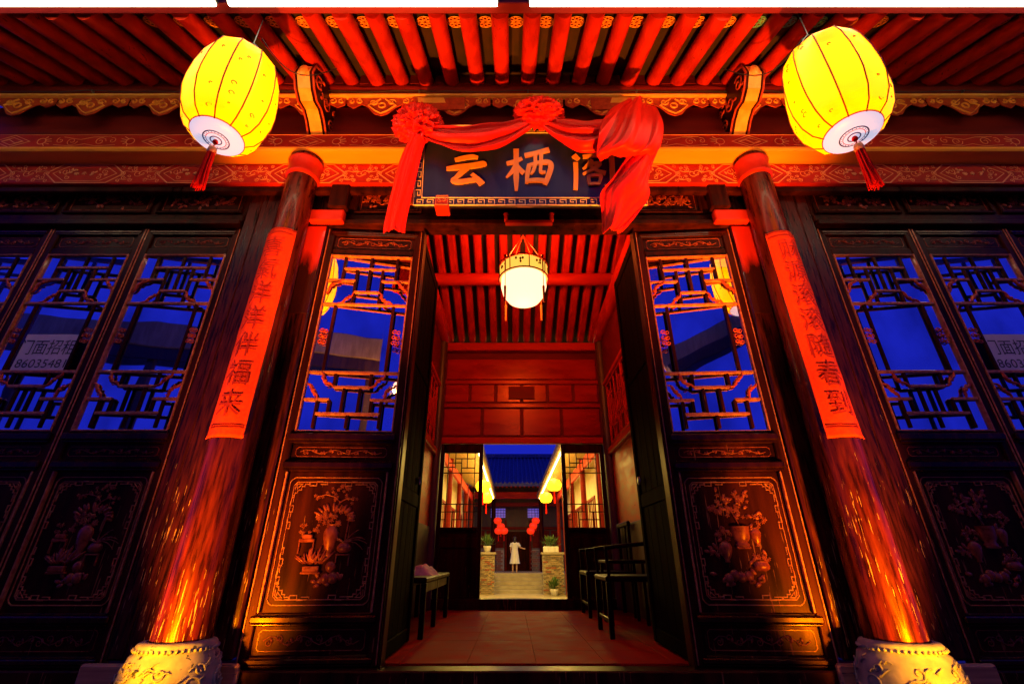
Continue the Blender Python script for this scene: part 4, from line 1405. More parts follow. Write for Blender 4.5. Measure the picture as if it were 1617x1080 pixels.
# ------------------------------------------------------------------ couplets pasted round the columns
def couplet(s, chars, label, rot, zt, zb):
    cx, cy = s * 1.88, -.17
    rad = lambda z: .143 - .03 * (z - .2) / 3.4 + .004
    base = R(-90) + s * R(rot)
    root = thing('couplet', label, 'paper scroll', (cx, cy, 0), 0, 'New Year couplets pasted on the columns')
    q = MB()
    def fn(u, v):
        z = zb + (zt - zb) * v
        a = base + (u - .5) * .25 / rad(z)
        r = rad(z) + .001 + .0028 * noise.noise(Vector((u * 4 + s, z * 9, 0))) + .0012 * noise.noise(Vector((u * 12, z * 26, 3))) + (.008 * max(0, abs(u - .5) * 2 - .93) / .07 if abs(u - .5) > .46 else 0) + .006 * max(0, .02 - v) / .02
        return Vector((r * math.cos(a), r * math.sin(a), z))
    q.grid(fn, 30, 60)
    o = q.build('paper', 'paper', root)
    md = o.modifiers.new('thick', 'SOLIDIFY'); md.thickness = .0012
    z = zb + .21; sp = (zt - zb - .4) / 6.0
    for i, ch in enumerate(reversed(chars)):
        q = MB()
        zz = z + i * sp
        def f2(x, y):
            zq = zz + y * 1.12
            a = base + x / rad(zq)
            r = rad(zq) + .0105
            return Vector((r * math.cos(a), r * math.sin(a), zq))
        text_into(q, ch, .155, f2, .012)
        q.build('character', 'ink', root)
    q = MB()
    for zz in (zb + .06, zb + .075, zt - .06):
        pts = [Vector(((rad(zz) + .006) * math.cos(base + t * .125 / rad(zz)), (rad(zz) + .006) * math.sin(base + t * .125 / rad(zz)), zz)) for t in [-.92 + .092 * i for i in range(21)]]
        q.tube(pts, .0022, 4)
    q.build('border_line', 'ink', root)
couplet(-1, '喜氣洋洋伴福来', 'long red paper couplet on the left column, ending in the characters for blessings come', 4, 2.79, 1.2)
couplet(1, '财源滚滚随春到', 'long red paper couplet on the right column, its last character meaning arrive', 4, 2.76, 1.2)

# ------------------------------------------------------------------ big yellow lanterns
def big_lantern(x, label, sc_, z):
    root = thing('yellow_lantern', label, 'lantern', (x, -1.1, z), 0, 'large yellow lanterns hung from the porch eave')
    root.scale = (sc_, sc_, sc_)
    prof = [(.165, 0), (.22, .045), (.262, .13), (.288, .26), (.292, .36), (.283, .52), (.262, .67), (.232, .77), (.16, .83)]
    q = MB(); NL = 11
    def fn(u, v):
        t = v * (len(prof) - 1); i = min(int(t), len(prof) - 2); f_ = t - i
        r = prof[i][0] + (prof[i + 1][0] - prof[i][0]) * f_; z = prof[i][1] + (prof[i + 1][1] - prof[i][1]) * f_
        a = u * 2 * math.pi
        sg = 2 * math.pi / NL; r *= math.cos(sg / 2) / math.cos((a % sg) - sg / 2) if a < 2 * math.pi - 1e-6 else 1
        return Vector((r * math.cos(a), r * math.sin(a), z))
    q.grid(fn, NL * 6, 24); q.build('shade', 'lpaper', root)
    for k in range(NL):
        a = (k) * 2 * math.pi / NL
        MB().tube([(r * 1.0 * math.cos(a), r * 1.0 * math.sin(a), z) for r, z in prof], .0048, 5).build('rib', 'yrib', root)
    q = MB(); rnd = random.Random(5)
    for k in range(46):
        u = (rnd.randrange(NL) + rnd.uniform(.3, .7)) / NL; v = rnd.uniform(.12, .85)
        c = fn(u, v); a = u * 2 * math.pi
        out = Vector((math.cos(a), math.sin(a), 0)); tg = Vector((-math.sin(a), math.cos(a), 0)); s_ = rnd.choice((.006, .009, .016))
        pts = [c + out * .002 + tg * math.cos(t) * s_ + Vector((0, 0, 1)) * math.sin(t) * s_ for t in [i * .75 for i in range(7)]]
        q.tube(pts, .0028, 4)
    q.build('printed_motif', 'print', root)['kind'] = 'stuff'
    q = MB(); q.lathe([(.001, -.03), (.06, -.032), (.12, -.024), (.16, -.008), (.168, .004)], n=36); q.build('base_disc', 'ldisc', root)
    for (r, w_, m_) in ((.168, .006, 'redring'), (.145, .0035, 'bluering'), (.118, .006, 'redring'), (.108, .003, 'bluering'), (.08, .006, 'bluering'), (.062, .003, 'redring'), (.035, .005, 'bluering')):
        zz = -.033 + .04 * (r / .168) ** 2.6 - .002
        MB().tube([(r * math.cos(t), r * math.sin(t), zz) for t in [i * 2 * math.pi / 36 for i in range(37)]], w_ * .75, 5).build('printed_ring', m_, root)
    q = MB()
    for r, n in ((.157, 54), (.113, 40), (.07, 22)):
        for k in range(n):
            a = 2 * math.pi * k / n
            q.ell((r * math.cos(a), r * math.sin(a), -.036 + .04 * (r / .168) ** 2.6), (.0035, .0035, .002), 5, 3)
    q.build('printed_motif', 'bluering', root)['kind'] = 'stuff'
    q = MB(); q.lathe([(.001, .87), (.1, .865), (.16, .85), (.163, .83)], n=30); q.build('top_cap', 'redx', root)
    q = MB(); top = 1.2
    for k in (-1, 1): q.tube([(k * .13, 0, .85), (k * .05, 0, 1.0), (0, 0, 1.06)], .004, 5)
    q.tube([(0, 0, 1.05), (0, 0, 1.36)], .005, 5); q.build('hanger', 'metal', root)
    q = MB(); q.ell((0, 0, -.05), (.018, .018, .022), 8, 6); q.tube([(0, 0, -.03), (0, 0, -.12)], .004, 5)
    ts = q.build('tassel', 'tassel', root)
    q = MB(); q.lathe([(.004, -.09), (.026, -.11), (.03, -.14), (.027, -.16)], n=14); q.build('tassel_head', 'gold', ts)
    q = MB(); rnd = random.Random(2)
    for k in range(60):
        a = rnd.random() * 6.28; r = .026 * rnd.random() ** .5
        q.tube([(r * math.cos(a), r * math.sin(a), -.14), (r * 1.15 * math.cos(a), r * 1.15 * math.sin(a), -.3), (r * 1.6 * math.cos(a + .2), r * 1.6 * math.sin(a + .2), -.44 - rnd.random() * .03)], .0035, 4)
    o = q.build('fringe', 'tassel', ts); o['kind'] = 'stuff'
    li = bpy.data.lights.new('lantern_bulb', 'POINT'); li.energy = 9; li.color = (1, .5, .02); li.shadow_soft_size = .04
    lo = bpy.data.objects.new('lantern_bulb', li); COL.objects.link(lo); lo.parent = root; lo.location = (0, 0, .42)
    return root
big_lantern(-1.88, 'large ribbed yellow lantern with red tassel hanging before the left column', .84, 2.79)
big_lantern(1.88, 'large ribbed yellow lantern with red tassel hanging before the right column', .9, 2.82)

# loose wiring under the eave
wr = thing('electric_cable', 'thin sagging black cable clipped along the gold rail of the frieze', 'cable', (0, -.34, 4.262))
q = MB(); pts = []
for k in range(0, 161):
    x = -4.8 + k * .06; pts.append((x, .004 * math.sin(k * .7), -.016 * abs(math.sin(k * math.pi / 16))))
q.tube(pts, .0035, 5); q.build('cable', 'black', wr)
cm = MB().box(-.006, .006, -.004, .02, -.012, .012, .002).mesh('clip', 'metal')
for k in range(11): link('clip', cm, wr, (-4.8 + k * .96, 0, 0))
for s, lab in ((-1, 'thin cable drooping from the eave to the left yellow lantern'), (1, 'thin cable drooping from the eave to the right yellow lantern')):
    t = thing('lantern_cable', lab, 'cable', (s * 1.88, -1.1, 3.75), 0, 'cables feeding the yellow lanterns')
    MB().tube([(s * -.02 + s * -.3 * u, .02 + .45 * u, .02 - .22 * math.sin(u * math.pi) + .36 * u) for u in [i / 14 for i in range(15)]], .004, 5).build('cable', 'black', t)

# ------------------------------------------------------------------ LED strips on the eave edge
LZ = EZ - .125; LY = EY - .115
for (x0, x1, lab) in ((-5.1, -2.12, 'white led strip on the eave edge, the left one of three'), (-2.04, -.23, 'short white led strip on the eave edge, middle one of three'), (-.03, 5.1, 'long white led strip on the eave edge reaching to the right')):
    t = thing('led_strip', lab, 'light strip', ((x0 + x1) / 2, LY, LZ), 0, 'led strips along the porch eave')
    h = (x1 - x0) / 2
    MB().box(-h, h, -.02, .02, .012, .045, .004).build('channel', 'metal', t)
    MB().tube([(-h + .01, 0, 0), (h - .01, 0, 0)], .024, 10).build('tube', 'led', t)

# ------------------------------------------------------------------ ground uplights in front of the drums
for s, lab in ((-1, 'small round floor spotlight in front of the left stone drum'), (1, 'small round floor spotlight in front of the right stone drum')):
    x = -1.92 if s < 0 else 1.94
    t = thing('floor_spotlight', lab, 'spotlight', (x, -1.1, -.146), 0, 'floor spotlights at the columns')
    q = MB(); q.lathe([(.0, .12), (.06, .12), (.06, .17), (.052, .17), (.05, .15)], n=20); q.build('housing', 'metal', t)
    MB().tube([(0, 0, 0), (0, 0, .12)], .012, 8).build('stem', 'metal', t)
    MB().lathe([(.001, .152), (.05, .15)], n=20).build('lens', 'uplens', t)
    li = bpy.data.lights.new('floor_spot_beam', 'SPOT'); li.energy = 430; li.color = (1, .36, .0); li.spot_size = R(104); li.spot_blend = .7; li.shadow_soft_size = .04
    lo = bpy.data.objects.new('floor_spot_beam', li); COL.objects.link(lo); lo.parent = t; lo.location = (0, 0, .18)
    d = Vector((.12 * -s, 1.0, .72))
    lo.rotation_euler = d.to_track_quat('-Z', 'Y').to_euler()
    lo.scale = (.4, 1, 1)

for s, lab in ((-1, 'narrow floor uplight standing left of the doorway'), (1, 'narrow floor uplight standing right of the doorway')):
    x = -1.28 if s < 0 else 1.28
    t = thing('floor_spotlight', lab, 'spotlight', (x, -1.05, -.146), 0, 'narrow floor uplights before the door leaves')
    q = MB(); q.lathe([(.0, 0), (.05, 0), (.05, .06), (.042, .06), (.04, .03)], n=20); q.build('housing', 'metal', t)
    MB().lathe([(.001, .032), (.04, .03)], n=20).build('lens', 'uplens', t)
    li = bpy.data.lights.new('floor_spot_beam', 'SPOT'); li.energy = 1700; li.color = (1, .26, .01); li.spot_size = R(45); li.spot_blend = .75; li.shadow_soft_size = .04
    lo = bpy.data.objects.new('floor_spot_beam', li); COL.objects.link(lo); lo.parent = t; lo.location = (0, 0, .07)
    lo.rotation_euler = Vector((.02 * -s, .17, 1.0)).to_track_quat('-Z', 'Y').to_euler()

# ------------------------------------------------------------------ hall lantern
hl = thing('hall_lantern', 'round white glass lamp with a yellow painted band hanging inside the hall', 'lantern', (-.02, .95, 2.86))
q = MB(); q.lathe([(.001, -.02), (.09, -.01), (.16, .03), (.21, .1), (.232, .19), (.228, .27)], n=36); q.build('globe', 'globe', hl)
q = MB(); q.lathe([(.228, .272), (.25, .29), (.25, .4), (.235, .42)], n=36); q.build('painted_band', 'drum', hl)
for k in range(8):
    a = k * math.pi / 4 + .2
    MB().tube([(.253 * math.cos(a), .253 * math.sin(a), .27), (.256 * math.cos(a), .256 * math.sin(a), .42)], .005, 6).build('band_rib', 'reddark', hl)
for k in range(8):
    a = k * math.pi / 4 + .6
    q = MB(); rnd = random.Random(k)
    for j in range(4):
        c = Vector((.252 * math.cos(a + rnd.uniform(-.15, .15)), .252 * math.sin(a + rnd.uniform(-.15, .15)), .345 + rnd.uniform(-.02, .03)))
        q.ell(c, (.012, .012, .016), 6, 4)
    q.build('painted_flower', 'print', hl)
for z in (.268, .422): MB().tube([(.254 * math.cos(t), .254 * math.sin(t), z) for t in [i * 2 * math.pi / 36 for i in range(37)]], .008, 6).build('hoop', 'redx', hl)
for k in range(4):
    a = k * math.pi / 2 + math.pi / 4
    c = (.265 * math.cos(a), .265 * math.sin(a))
    q = MB(); q.ell((c[0], c[1], .44), (.016, .016, .016), 8, 5); q.tube([(c[0], c[1], .43), (c[0], c[1], .26)], .007, 6)
    dr = q.build('drop', 'redx', hl)
    q = MB(); q.tube([(c[0], c[1], .26), (c[0], c[1], .08)], .004, 5); q.tube([(c[0], c[1], .08), (c[0], c[1], -.1)], .013, 8, .009); q.build('tassel', 'orange', dr)
    MB().tube([(c[0] * .9, c[1] * .9, .43), (0, 0, .85)], .004, 5).build('cord', 'redx', hl)
MB().tube([(0, 0, .84), (0, 0, 1.5)], .004, 5).build('cord', 'redx', hl)
li = bpy.data.lights.new('hall_bulb', 'POINT'); li.energy = 95; li.color = (1, .17, .02); li.shadow_soft_size = .12
lo = bpy.data.objects.new('hall_bulb', li); COL.objects.link(lo); lo.parent = hl; lo.location = (0, 0, .62)
li = bpy.data.lights.new('hall_bulb_low', 'POINT'); li.energy = 9; li.color = (1, .12, .02); li.shadow_soft_size = .1
lo = bpy.data.objects.new('hall_bulb_low', li); COL.objects.link(lo); lo.parent = hl; lo.location = (0, 0, -.14)

# ------------------------------------------------------------------ rental notices behind the glass
for s, x, lab in ((-1, -3.94 + LW * .5 + .005, 'pale rental notice with black characters in the window of the left wing'), (1, 3.55, 'pale rental notice with black characters in the window of the right wing')):
    t = thing('rental_notice', lab, 'notice', (x, .027, 1.9), 0, 'rental notices in the wing windows')
    MB().box(-.2, .2, 0, .002, -.15, .15, .0005).build('sheet', 'notice', t)
    q = MB(); text_into(q, '门面招租', .118, lambda a, b: (a * .9, -.002, .045 + b * 1.1)); q.build('heading', 'black', t)
    q = MB(); text_into(q, '86035481', .095, lambda a, b: (a, -.002, -.085 + b)); q.build('number', 'black', t)

# ------------------------------------------------------------------ furniture in the hall
bench = thing('side_table', 'low black lacquered bench against the left wall of the hall', 'bench', (-.97, 1.68, 0))
q = MB(); q.box(-.17, .17, -.72, .72, .37, .41, .01); q.build('top', 'furniture', bench)
q = MB(); q.box(-.15, -.13, -.68, .68, .3, .368, .004); q.box(.13, .15, -.68, .68, .3, .368, .004); q.build('apron', 'furniture', bench)
lg = MB().box(-.02, .02, -.02, .02, 0, .369, .004).mesh('leg', 'furniture')
for a in (-.148, .148):
    for b_ in (-.69, 0, .69): link('leg', lg, bench, (a * .9 if b_ == 0 else a, b_, 0))
cl = thing('folded_cloth', 'crumpled pink cloth lying on the bench at the left wall', 'cloth', (-.95, 1.62, .41))
q = MB()
q.grid(lambda u, v: (.13 * (u - .5) * 2 * (1 - .15 * math.sin(v * 9)), .2 * (v - .5) * 2, max(.0, .075 * (1 - (2 * u - 1) ** 2) * (1 - (2 * v - 1) ** 4) + .03 * noise.noise(Vector((u * 6, v * 7, 1))) * math.sin(u * math.pi) * math.sin(v * math.pi))), 24, 24)
q.build('cloth', 'cloth', cl)
cup = thing('teacup', 'tiny white cup on the near end of the left bench', 'cup', (-.96, 1.12, .41))
MB().lathe([(.0, 0), (.02, 0), (.03, .02), (.034, .05), (.031, .05), (.026, .01)], n=14).build('bowl', 'white', cup)

def armchair(x, y, lab, rz):
    t = thing('armchair', lab, 'chair', (x, y, 0), rz, 'black chairs along the right wall of the hall')
    q = MB(); q.box(-.25, .25, -.27, .27, .38, .42, .01); q.build('seat', 'furniture', t)
    for a in (-.23, .23):
        for b_ in (-.25, .25): MB().box(a - .018, a + .018, b_ - .018, b_ + .018, 0, .379, .004).build('leg', 'furniture', t)
    for b_ in (-.25, .25):
        MB().tube([(-.24, b_, .62), (-.05, b_, .64), (.2, b_, .66), (.25, b_, .7)], .016, 8).build('arm', 'furniture', t)
        MB().tube([(-.22, b_, .42), (-.23, b_, .62)], .012, 8).build('arm_post', 'furniture', t)
    q = MB(); q.box(.225, .255, -.26, -.22, .42, .86, .005); q.box(.225, .255, .22, .26, .42, .86, .005); q.build('back_post', 'furniture', t)
    MB().box(.22, .26, -.28, .28, .86, .91, .01).build('top_rail', 'furniture', t)
    MB().box(.235, .25, -.08, .08, .421, .859, .005).build('back_splat', 'furniture', t)
    MB().box(-.24, -.225, -.23, .23, .1, .13, .004).build('stretcher', 'furniture', t)
    return t
armchair(.84, 1.25, 'black lacquered armchair on the right of the hall, nearer the door', 0)
armchair(.88, 2.55, 'black lacquered armchair on the right of the hall, nearer the courtyard', 0)
tt = thing('tea_table', 'small black side table between the two armchairs', 'table', (.92, 1.9, 0))
MB().box(-.19, .19, -.2, .2, .5, .53, .008).build('top', 'furniture', tt)
for a in (-.16, .16):
    for b_ in (-.17, .17): MB().box(a - .014, a + .014, b_ - .014, b_ + .014, 0, .499, .003).build('leg', 'furniture', tt)

# ------------------------------------------------------------------ courtyard
def eave_wing(s, xe, lab):
    t = thing('side_wing', lab, 'building', (0, 0, 0), 0, 'courtyard side wings')
    X = lambda a: s * a
    ye0, ye1 = 4.2, 21.2
    MB().box(X(2.6), X(2.7), ye0, ye1, -.912, 4.2, .01).build('wall', 'plaster', t)
    q = MB(); z0 = 3.32; z1 = 4.3
    xo = xe
    vs = [(X(xo), ye0, z0), (X(xo), ye1, z0), (X(2.75), ye1, z1), (X(2.75), ye0, z1)]
    q.add(vs, [(0, 1, 2, 3)] if s > 0 else [(3, 2, 1, 0)]); q.build('soffit', 'plaster', t)
    q = MB(); vs2 = [(a, b, c + .12) for a, b, c in vs]
    q.add(vs2, [(3, 2, 1, 0)] if s > 0 else [(0, 1, 2, 3)]); q.build('roof', 'tile', t)
    MB().box(X(xo - .03), X(xo + .02), ye0, ye1, z0 - .03, z0 + .13, .006).build('fascia', 'darkwood', t)
    rm_ = MB(); rm_.tube([(0, 0, -.05), (X(2.6 - xo), 0, .93 * (2.6 - xo) / (2.75 - xo) - .05)], .05, 8)
    rm_ = rm_.mesh('rafter', 'tan')
    for k in range(56): link('rafter', rm_, t, (X(xo + .03), ye0 + .2 + k * .3, z0))
    for k in range(6):
        y = 6.4 + k * 2.9
        MB().tube([(X(2.15), y, -.9), (X(2.15), y, 3.5)], .09, 12).build('column', 'reddark', t)
    MB().box(X(2.1), X(2.2), ye0, ye1, 3.1, 3.4, .01).build('beam', 'redx', t)
    for k in range(5):
        y = 7.85 + k * 2.9
        fr = MB()
        for a, b in ((-1.0, -.94), (.94, 1.0)): fr.box(X(2.56), X(2.6), y + a, y + b, -.3, 2.4, .006)
        for a, b in ((-.3, -.2), (.9, 1.0), (2.3, 2.4)): fr.box(X(2.56), X(2.6), y - .94, y + .94, a, b, .006)
        fr = fr.build('window', 'reddark', t)
        for j in range(5): MB().box(X(2.565), X(2.595), y - .66 + j * .33, y - .63 + j * .33, 1.0, 2.3, .004).build('window_bar', 'reddark', fr)
    MB().tube([(X(xo + .1), ye0 + .3, z0 - .1), (X(xo + .1), ye1 - .3, z0 - .1)], .02, 8).build('light_strip', 'warmstrip', t)
    li = bpy.data.lights.new('wing_light', 'AREA'); li.shape = 'RECTANGLE'; li.size = .3; li.size_y = 13; li.energy = 420; li.color = (1, .64, .1)
    lo = bpy.data.objects.new('wing_light', li); COL.objects.link(lo); lo.parent = t; lo.location = (X(xo + .2), 13, z0 - .15); lo.rotation_euler = (0, R(s * 8), 0)
    li = bpy.data.lights.new('wing_uplight', 'AREA'); li.shape = 'RECTANGLE'; li.size = .2; li.size_y = 14; li.energy = 120; li.color = (1, .66, .12)
    lo = bpy.data.objects.new('wing_uplight', li); COL.objects.link(lo); lo.parent = t; lo.location = (X(xo + .5), 13, z0 - .45); lo.rotation_euler = (R(180), 0, 0)
eave_wing(-1, .98, 'lit timber side wing along the left of the courtyard')
eave_wing(1, 1.14, 'lit timber side wing along the right of the courtyard')

# terrace and steps
ter = MB(); ter.box(-6, 6, 21.4, 36, -1.0, -.12, .02)
ter = ground('terrace', ter, 'paving')
stairs = thing('stone_steps', 'flight of pale stone steps between the two brick piers', 'steps', (.13, 20, -.912))
for k in range(5):
    MB().box(-1.15, 1.15, .0 + k * .28, 1.395, k * .158, (k + 1) * .158 - .002, .01).build('step', 'paving', stairs)

def brick_pier(x, lab, w_):
    t = thing('brick_pier', lab, 'pier', (x, 19.3, -.912), 0, 'brick piers flanking the steps')
    h = 1.58
    MB().box(-w_ / 2 + .012, w_ / 2 - .012, -.24, .25, 0, h, .004).build('core', 'mortar', t)
    bm = {}
    for m_ in ('brick', 'brick2', 'brickred'):
        bm[m_] = MB().box(-.112, .112, -.02, .02, -.032, .032, .006).mesh('brick', m_)
    rnd = random.Random(int(x * 10))
    nr = 20
    for r_ in range(nr):
        n = int(w_ / .24) + 1; off = .12 if r_ % 2 else 0
        for k in range(n + 1):
            bx = -w_ / 2 + .12 + k * .24 - off
            if bx < -w_ / 2 + .05 or bx > w_ / 2 - .05: continue
            o = link('brick', bm[rnd.choice(('brick', 'brick', 'brick', 'brick2', 'brickred'))], t, (bx, -.26 - rnd.random() * .006, .05 + r_ * .077))
            e = w_ / 2 - abs(bx)
            if e < .115: o.scale.x = e / .115; 
    MB().box(-w_ / 2 - .05, w_ / 2 + .05, -.33, .3, h, h + .09, .012).build('cap_slab', 'paving', t)
    return t
brick_pier(-1.36, 'yellow-lit brick pier left of the courtyard steps', .92)
brick_pier(1.66, 'yellow-lit brick pier right of the courtyard steps', .92)

def potted(x, y, z, s, lab, seed, long=False):
    t = thing('potted_plant', lab, 'plant', (x, y, z), 0, None)
    if long: MB().box(-.34, .34, -.13, .13, 0, .24, .02).build('pot', 'white', t)
    else: MB().lathe([(.0, 0), (.12, 0), (.17, .2), (.18, .26), (.15, .26)], n=18).build('pot', 'white', t)
    q = MB(); rnd = random.Random(seed)
    for k in range(130):
        a = rnd.random() * 6.28; e = rnd.uniform(.2, 1.5); l = rnd.uniform(.25, .6) * s
        b = Vector((rnd.uniform(-.2, .2) if long else rnd.uniform(-.06, .06), rnd.uniform(-.06, .06), .24))
        d = Vector((math.cos(a) * math.cos(e), math.sin(a) * math.cos(e), math.sin(e)))
        side = d.cross(Vector((0, 0, 1))).normalized() * .035
        p = b + d * l; m_ = b + d * l * .55
        q.add([m_, m_ * .5 + p * .5 + side, p, m_ * .5 + p * .5 - side], [(0, 1, 2, 3)])
        if k % 6 == 0: q.tube([b, m_], .008, 4)
    o = q.build('foliage', 'leaf', t); o['kind'] = 'stuff'
potted(1.6, 19.3, .76, .9, 'green plant in a white trough on the right brick pier', 1, True)
potted(-1.25, 19.3, .76, 1.0, 'green plant in a round white pot on the left brick pier', 2)
potted(1.62, 18.5, -.89, .9, 'small plant on the paving before the right brick pier', 3)

# far hall
fh = thing('far_hall', 'main hall beyond the courtyard with dark blue tiled roof and brick base wall', 'building', (0, 0, 0))
YF2 = 25.2
MB().box(-7, 7, YF2 + .1, YF2 + .3, -.12, 4.6, .01).build('wall', 'darkwood', fh)
q = MB(); q.add([(-8, 22.6, 4.05), (8, 22.6, 4.05), (8, 27.5, 6.35), (-8, 27.5, 6.35), (-8, 22.6, 4.2), (8, 22.6, 4.2), (8, 27.5, 6.5), (-8, 27.5, 6.5)], [(3, 2, 1, 0), (4, 5, 6, 7), (0, 1, 5, 4), (2, 3, 7, 6), (1, 2, 6, 5), (3, 0, 4, 7)])
rf_ = q.build('roof', 'tile', fh)
tr_ = MB(); tr_.tube([(0, 22.5, 4.2), (0, 27.5, 6.54)], .06, 6); tr_ = tr_.mesh('tile_row', 'tile')
for k in range(40): link('tile_row', tr_, rf_, (-4.6 + k * .24, 0, 0))
MB().box(-8, 8, 27.3, 27.7, 6.5, 6.75, .03).build('ridge', 'tile', rf_)
rr2 = MB(); rr2.tube([(0, 22.6, 4.0), (0, 25.2, 5.2)], .05, 6); rr2 = rr2.mesh('rafter', 'redx')
for k in range(28): link('rafter', rr2, fh, (-3.3 + k * .24, 0, 0))
MB().box(-7, 7, 23.4, 23.55, 3.5, 3.85, .02).build('beam', 'redx', fh)
MB().box(-7, 7, 23.42, 23.53, 3.1, 3.3, .02).build('beam', 'reddark', fh)
for x in (-3.4, -1.15, 1.45, 3.6):
    MB().tube([(x, 23.47, -.12), (x, 23.47, 3.5)], .12, 12).build('column', 'lacquer', fh)
for x in (-.95, 1.2):                       # fretted blue openings under the eave
    w0 = at(0, 790, 28).z
    f = MB(); f.box(x - .42, x + .42, YF2 + .05, YF2 + .099, 2.65, 3.15, .01); f = f.build('window', 'window', fh)
    for k in range(5): MB().box(x - .36 + k * .17, x - .34 + k * .17, YF2 + .02, YF2 + .049, 2.66, 3.14, .003).build('window_bar', 'darkwood', f)
    for k in range(3): MB().box(x - .42, x + .42, YF2 + .022, YF2 + .047, 2.74 + k * .15, 2.76 + k * .15, .003).build('window_bar', 'darkwood', f)
# door opening, transom, low brick walls
MB().box(-.45, .85, YF2 + .06, YF2 + .098, -.1, 1.9, .01).build('door', 'lacquer', fh)
for x in (-.5, .9): MB().box(x - .06, x + .06, YF2 - .02, YF2 + .09, -.12, 2.5, .01).build('door_post', 'reddark', fh)
MB().box(-2.4, 2.8, YF2 - .03, YF2 + .09, 2.0, 2.15, .01).build('transom_beam', 'reddark', fh)
for (x0, x1) in ((-2.2, -.58), (.98, 2.6)):
    wl = MB().box(x0, x1, YF2 - .35, YF2 + .05, -.12, .95, .004).build('low_wall', 'mortar', fh)
    bmm = [MB().box(-.145, .145, -.015, .015, -.042, .042, .006).mesh('brick', m_) for m_ in ('brick2', 'brickred')]
    rnd = random.Random(4)
    for r_ in range(10):
        for k in range(6):
            bx = x0 + .16 + k * .31 - (.1 if r_ % 2 else 0)
            if bx + .145 > x1 + .03 or bx - .145 < x0 - .13: continue
            link('brick', rnd.choice(bmm), wl, (bx, YF2 - .362, -.05 + r_ * .1))
    MB().box(x0, x1, YF2 - .4, YF2 + .08, .952, 1.03, .01).build('coping', 'brick2', fh)
    for k in range(3):
        xx = x0 + (x1 - x0) * (k + .5) / 3
        MB().box(xx - .22, xx + .22, YF2 + .05, YF2 + .09, 1.05, 1.95, .006).build('window', 'reddark', fh)

# woman
def person():
    t = thing('person', 'woman in a white dress seen from behind on the top step, one arm out', 'person', (-.0, 21.95, -.12))
    vs = [(0, 0, .86), (0, 0, 1.0), (0, 0, 1.2), (0, 0, 1.32), (0, 0, 1.38), (0, 0, 1.46), (0, 0, 1.56),
          (-.09, 0, .82), (-.1, .01, .46), (-.1, .0, .08), (-.1, -.0, .03), (-.11, .1, .025),
          (.09, 0, .82), (.09, -.02, .46), (.09, -.05, .08), (.09, -.05, .03), (.1, .05, .025),
          (-.17, 0, 1.3), (-.21, .03, 1.08), (-.19, .12, .86), (.17, 0, 1.3), (.27, .04, 1.12), (.46, .08, 1.07), (.54, .09, 1.08)]
    es = [(0, 1), (1, 2), (2, 3), (3, 4), (4, 5), (5, 6), (0, 7), (7, 8), (8, 9), (9, 10), (10, 11), (0, 12), (12, 13), (13, 14), (14, 15), (15, 16),
          (3, 17), (17, 18), (18, 19), (3, 20), (20, 21), (21, 22), (22, 23)]
    rad = [.11, .09, .1, .07, .045, .085, .08, .085, .05, .035, .035, .025, .085, .05, .035, .035, .025, .055, .035, .028, .055, .035, .028, .03]
    me = bpy.data.meshes.new('body'); me.from_pydata(vs, es, []); me.materials.append(M['skin'])
    o = link('body', me, t)
    md = o.modifiers.new('skin', 'SKIN')
    for i, v in enumerate(me.skin_vertices[0].data): v.radius = (rad[i], rad[i]); v.use_root = (i == 0)
    md2 = o.modifiers.new('sub', 'SUBSURF'); md2.levels = 1; md2.render_levels = 2
    q = MB()
    def fn(u, v):
        a = u * 2 * math.pi
        prof = [(1.37, .09), (1.32, .19), (1.2, .175), (1.05, .15), (.9, .17), (.7, .2), (.5, .23), (.4, .25)]
        tt_ = v * 7; i = min(int(tt_), 6); f_ = tt_ - i
        z = prof[i][0] + (prof[i + 1][0] - prof[i][0]) * f_; r = prof[i][1] + (prof[i + 1][1] - prof[i][1]) * f_
        r *= 1 + .06 * math.sin(a * 9) * v
        return Vector((r * math.cos(a), r * math.sin(a) * .72, z))
    q.grid(fn, 40, 21)
    q.tube([(-.15, 0, 1.32), (-.2, .02, 1.16)], .065, 10, .07); q.tube([(.15, 0, 1.32), (.25, .03, 1.17)], .065, 10, .07)
    q.build('dress', 'dress', t)
    q = MB(); q.ell((0, -.01, 1.53), (.1, .11, .12), 14, 9); q.ell((0, -.09, 1.43), (.07, .05, .14), 12, 8); q.build('hair', 'hair', t)
person()

# small courtyard lanterns
def small_lantern(x, y, z, lab, mat_='lpaper2', s=1.0, grp='yellow lanterns hung along the courtyard wings', energy=8):
    t = thing('small_lantern', lab, 'lantern', (x, y, z), 0, grp)
    q = MB(); q.lathe([(.1 * s, -.2 * s), (.2 * s, -.16 * s), (.26 * s, -.05 * s), (.27 * s, .05 * s), (.2 * s, .17 * s), (.1 * s, .2 * s)], n=18); q.build('shade', mat_, t)
    MB().lathe([(.001, -.22 * s), (.1 * s, -.21 * s), (.1 * s, -.2 * s)], n=14).build('base', 'gold', t)
    MB().lathe([(.001, .22 * s), (.1 * s, .21 * s), (.1 * s, .2 * s)], n=14).build('cap', 'gold', t)
    MB().tube([(0, 0, .2 * s), (0, 0, .5 * s)], .008, 4).build('cord', 'darkwood', t)
    MB().tube([(0, 0, -.21 * s), (0, 0, -.62 * s)], .02 * s, 6, .035 * s).build('tassel', 'tassel', t)
for (px, py, d, lab) in ((768, 786, 20, 'yellow lantern under the left courtyard eave, farther one'), (763, 768, 17, 'yellow lantern under the left courtyard eave, half hidden by the rear door'),
                         (862, 786, 20, 'yellow lantern under the right courtyard eave, farther and lower one'), (875, 766, 17, 'yellow lantern under the right courtyard eave, nearer and higher one')):
    p = at(px, py, d); small_lantern(p.x, p.y, p.z, lab)
k = 0
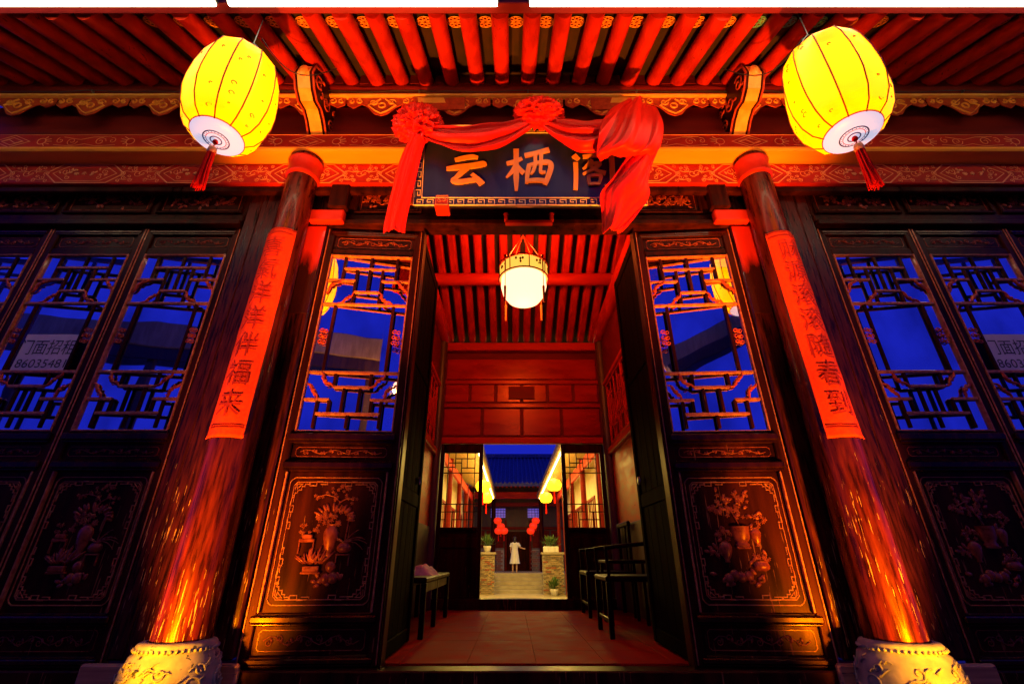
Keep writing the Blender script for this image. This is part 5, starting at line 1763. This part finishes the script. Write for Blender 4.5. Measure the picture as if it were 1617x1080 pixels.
for (px, py, lab) in ((786, 822, 'red lantern left of the far door, top of the cluster'), (791, 831, 'red lantern left of the far door, middle of the cluster'), (796, 838, 'red lantern left of the far door, bottom right of the cluster'), (787, 838, 'red lantern left of the far door, bottom left of the cluster'),
                      (846, 822, 'red lantern right of the far door, top of the string'), (842, 830, 'red lantern right of the far door, middle of the string'), (838, 838, 'red lantern right of the far door, bottom of the string')):
    p = at(px, py, 26.2); small_lantern(p.x, p.y, p.z, lab, 'redlantern', .8, 'red lanterns beside the far door')

# ------------------------------------------------------------------ across the street (seen only as reflections in the glass)
op = thing('street_pavilion', 'open timber pavilion roof on posts across the street mirrored in the left panes', 'pavilion', (0, 0, 0))
MB().box(-14, -.9, -12.1, -11.9, 6.75, 7.6, .03).build('fascia', 'tan', op)
MB().box(-14, -.9, -12.0, -11.95, 6.3, 6.74, .03).build('beam', 'darkwood', op)
MB().box(-14, -1.0, -15.5, -12.11, 7.3, 7.5, .03).build('roof', 'tile', op)
for x in (-13, -9.5, -6, -1.2): MB().box(x - .12, x + .12, -12.3, -12.11, -.45, 7.29, .02).build('post', 'darkwood', op)
op2 = thing('opposite_shed', 'dark long shed across the street mirrored low in the window panes', 'building', (0, 0, 0))
MB().box(-30, 30, -18, -13.4, -.45, 3.0, .03).build('wall', 'dim', op2)
MB().box(-30, 30, -18.4, -13.0, 3.0, 3.2, .03).build('roof', 'tile', op2)
cp = thing('street_canopy', 'slanting timber canopy on a post across the street mirrored in the right door glass', 'canopy', (3.2, -9.5, 6.5))
ca = MB(); ca.box(-2.2, 2.4, -.1, .1, -.25, .32, .02); ca.build('beam', 'tan', cp, (0, 0, 0), (0, R(-25), 0))
ca = MB(); ca.box(-2.2, 2.4, -.08, .5, -.62, -.27, .02); ca.build('soffit', 'darkwood', cp, (0, 0, 0), (0, R(-25), 0))
MB().box(2.3, 2.45, -.3, -.12, -6.95, .8, .01).build('post', 'darkwood', cp)
li = bpy.data.lights.new('fascia_fill_lamp', 'POINT'); li.energy = 170; li.color = (1, .42, .08); li.shadow_soft_size = .15  # added lamp, out of view, to brighten the fascia mirrored in the panes
lt = thing('fascia_fill_lamp', 'added fill lamp behind the viewer that lights the pavilion fascia', 'fill lamp', (-.3, -10.2, -.45))
MB().tube([(0, 0, 0), (0, 0, 5.6)], .05, 10).build('pole', 'metal', lt)
MB().ell((0, 0, 5.75), (.16, .16, .16), 14, 10).build('lamp_globe', 'globe', lt)
lo = bpy.data.objects.new('fascia_fill_bulb', li); COL.objects.link(lo); lo.parent = lt; lo.location = (0, -.3, 5.75)

# drop empty label tags on parts
for o in COL.objects:
    if o.parent is not None and o.get('label') is None and 'label' in o: del o['label']
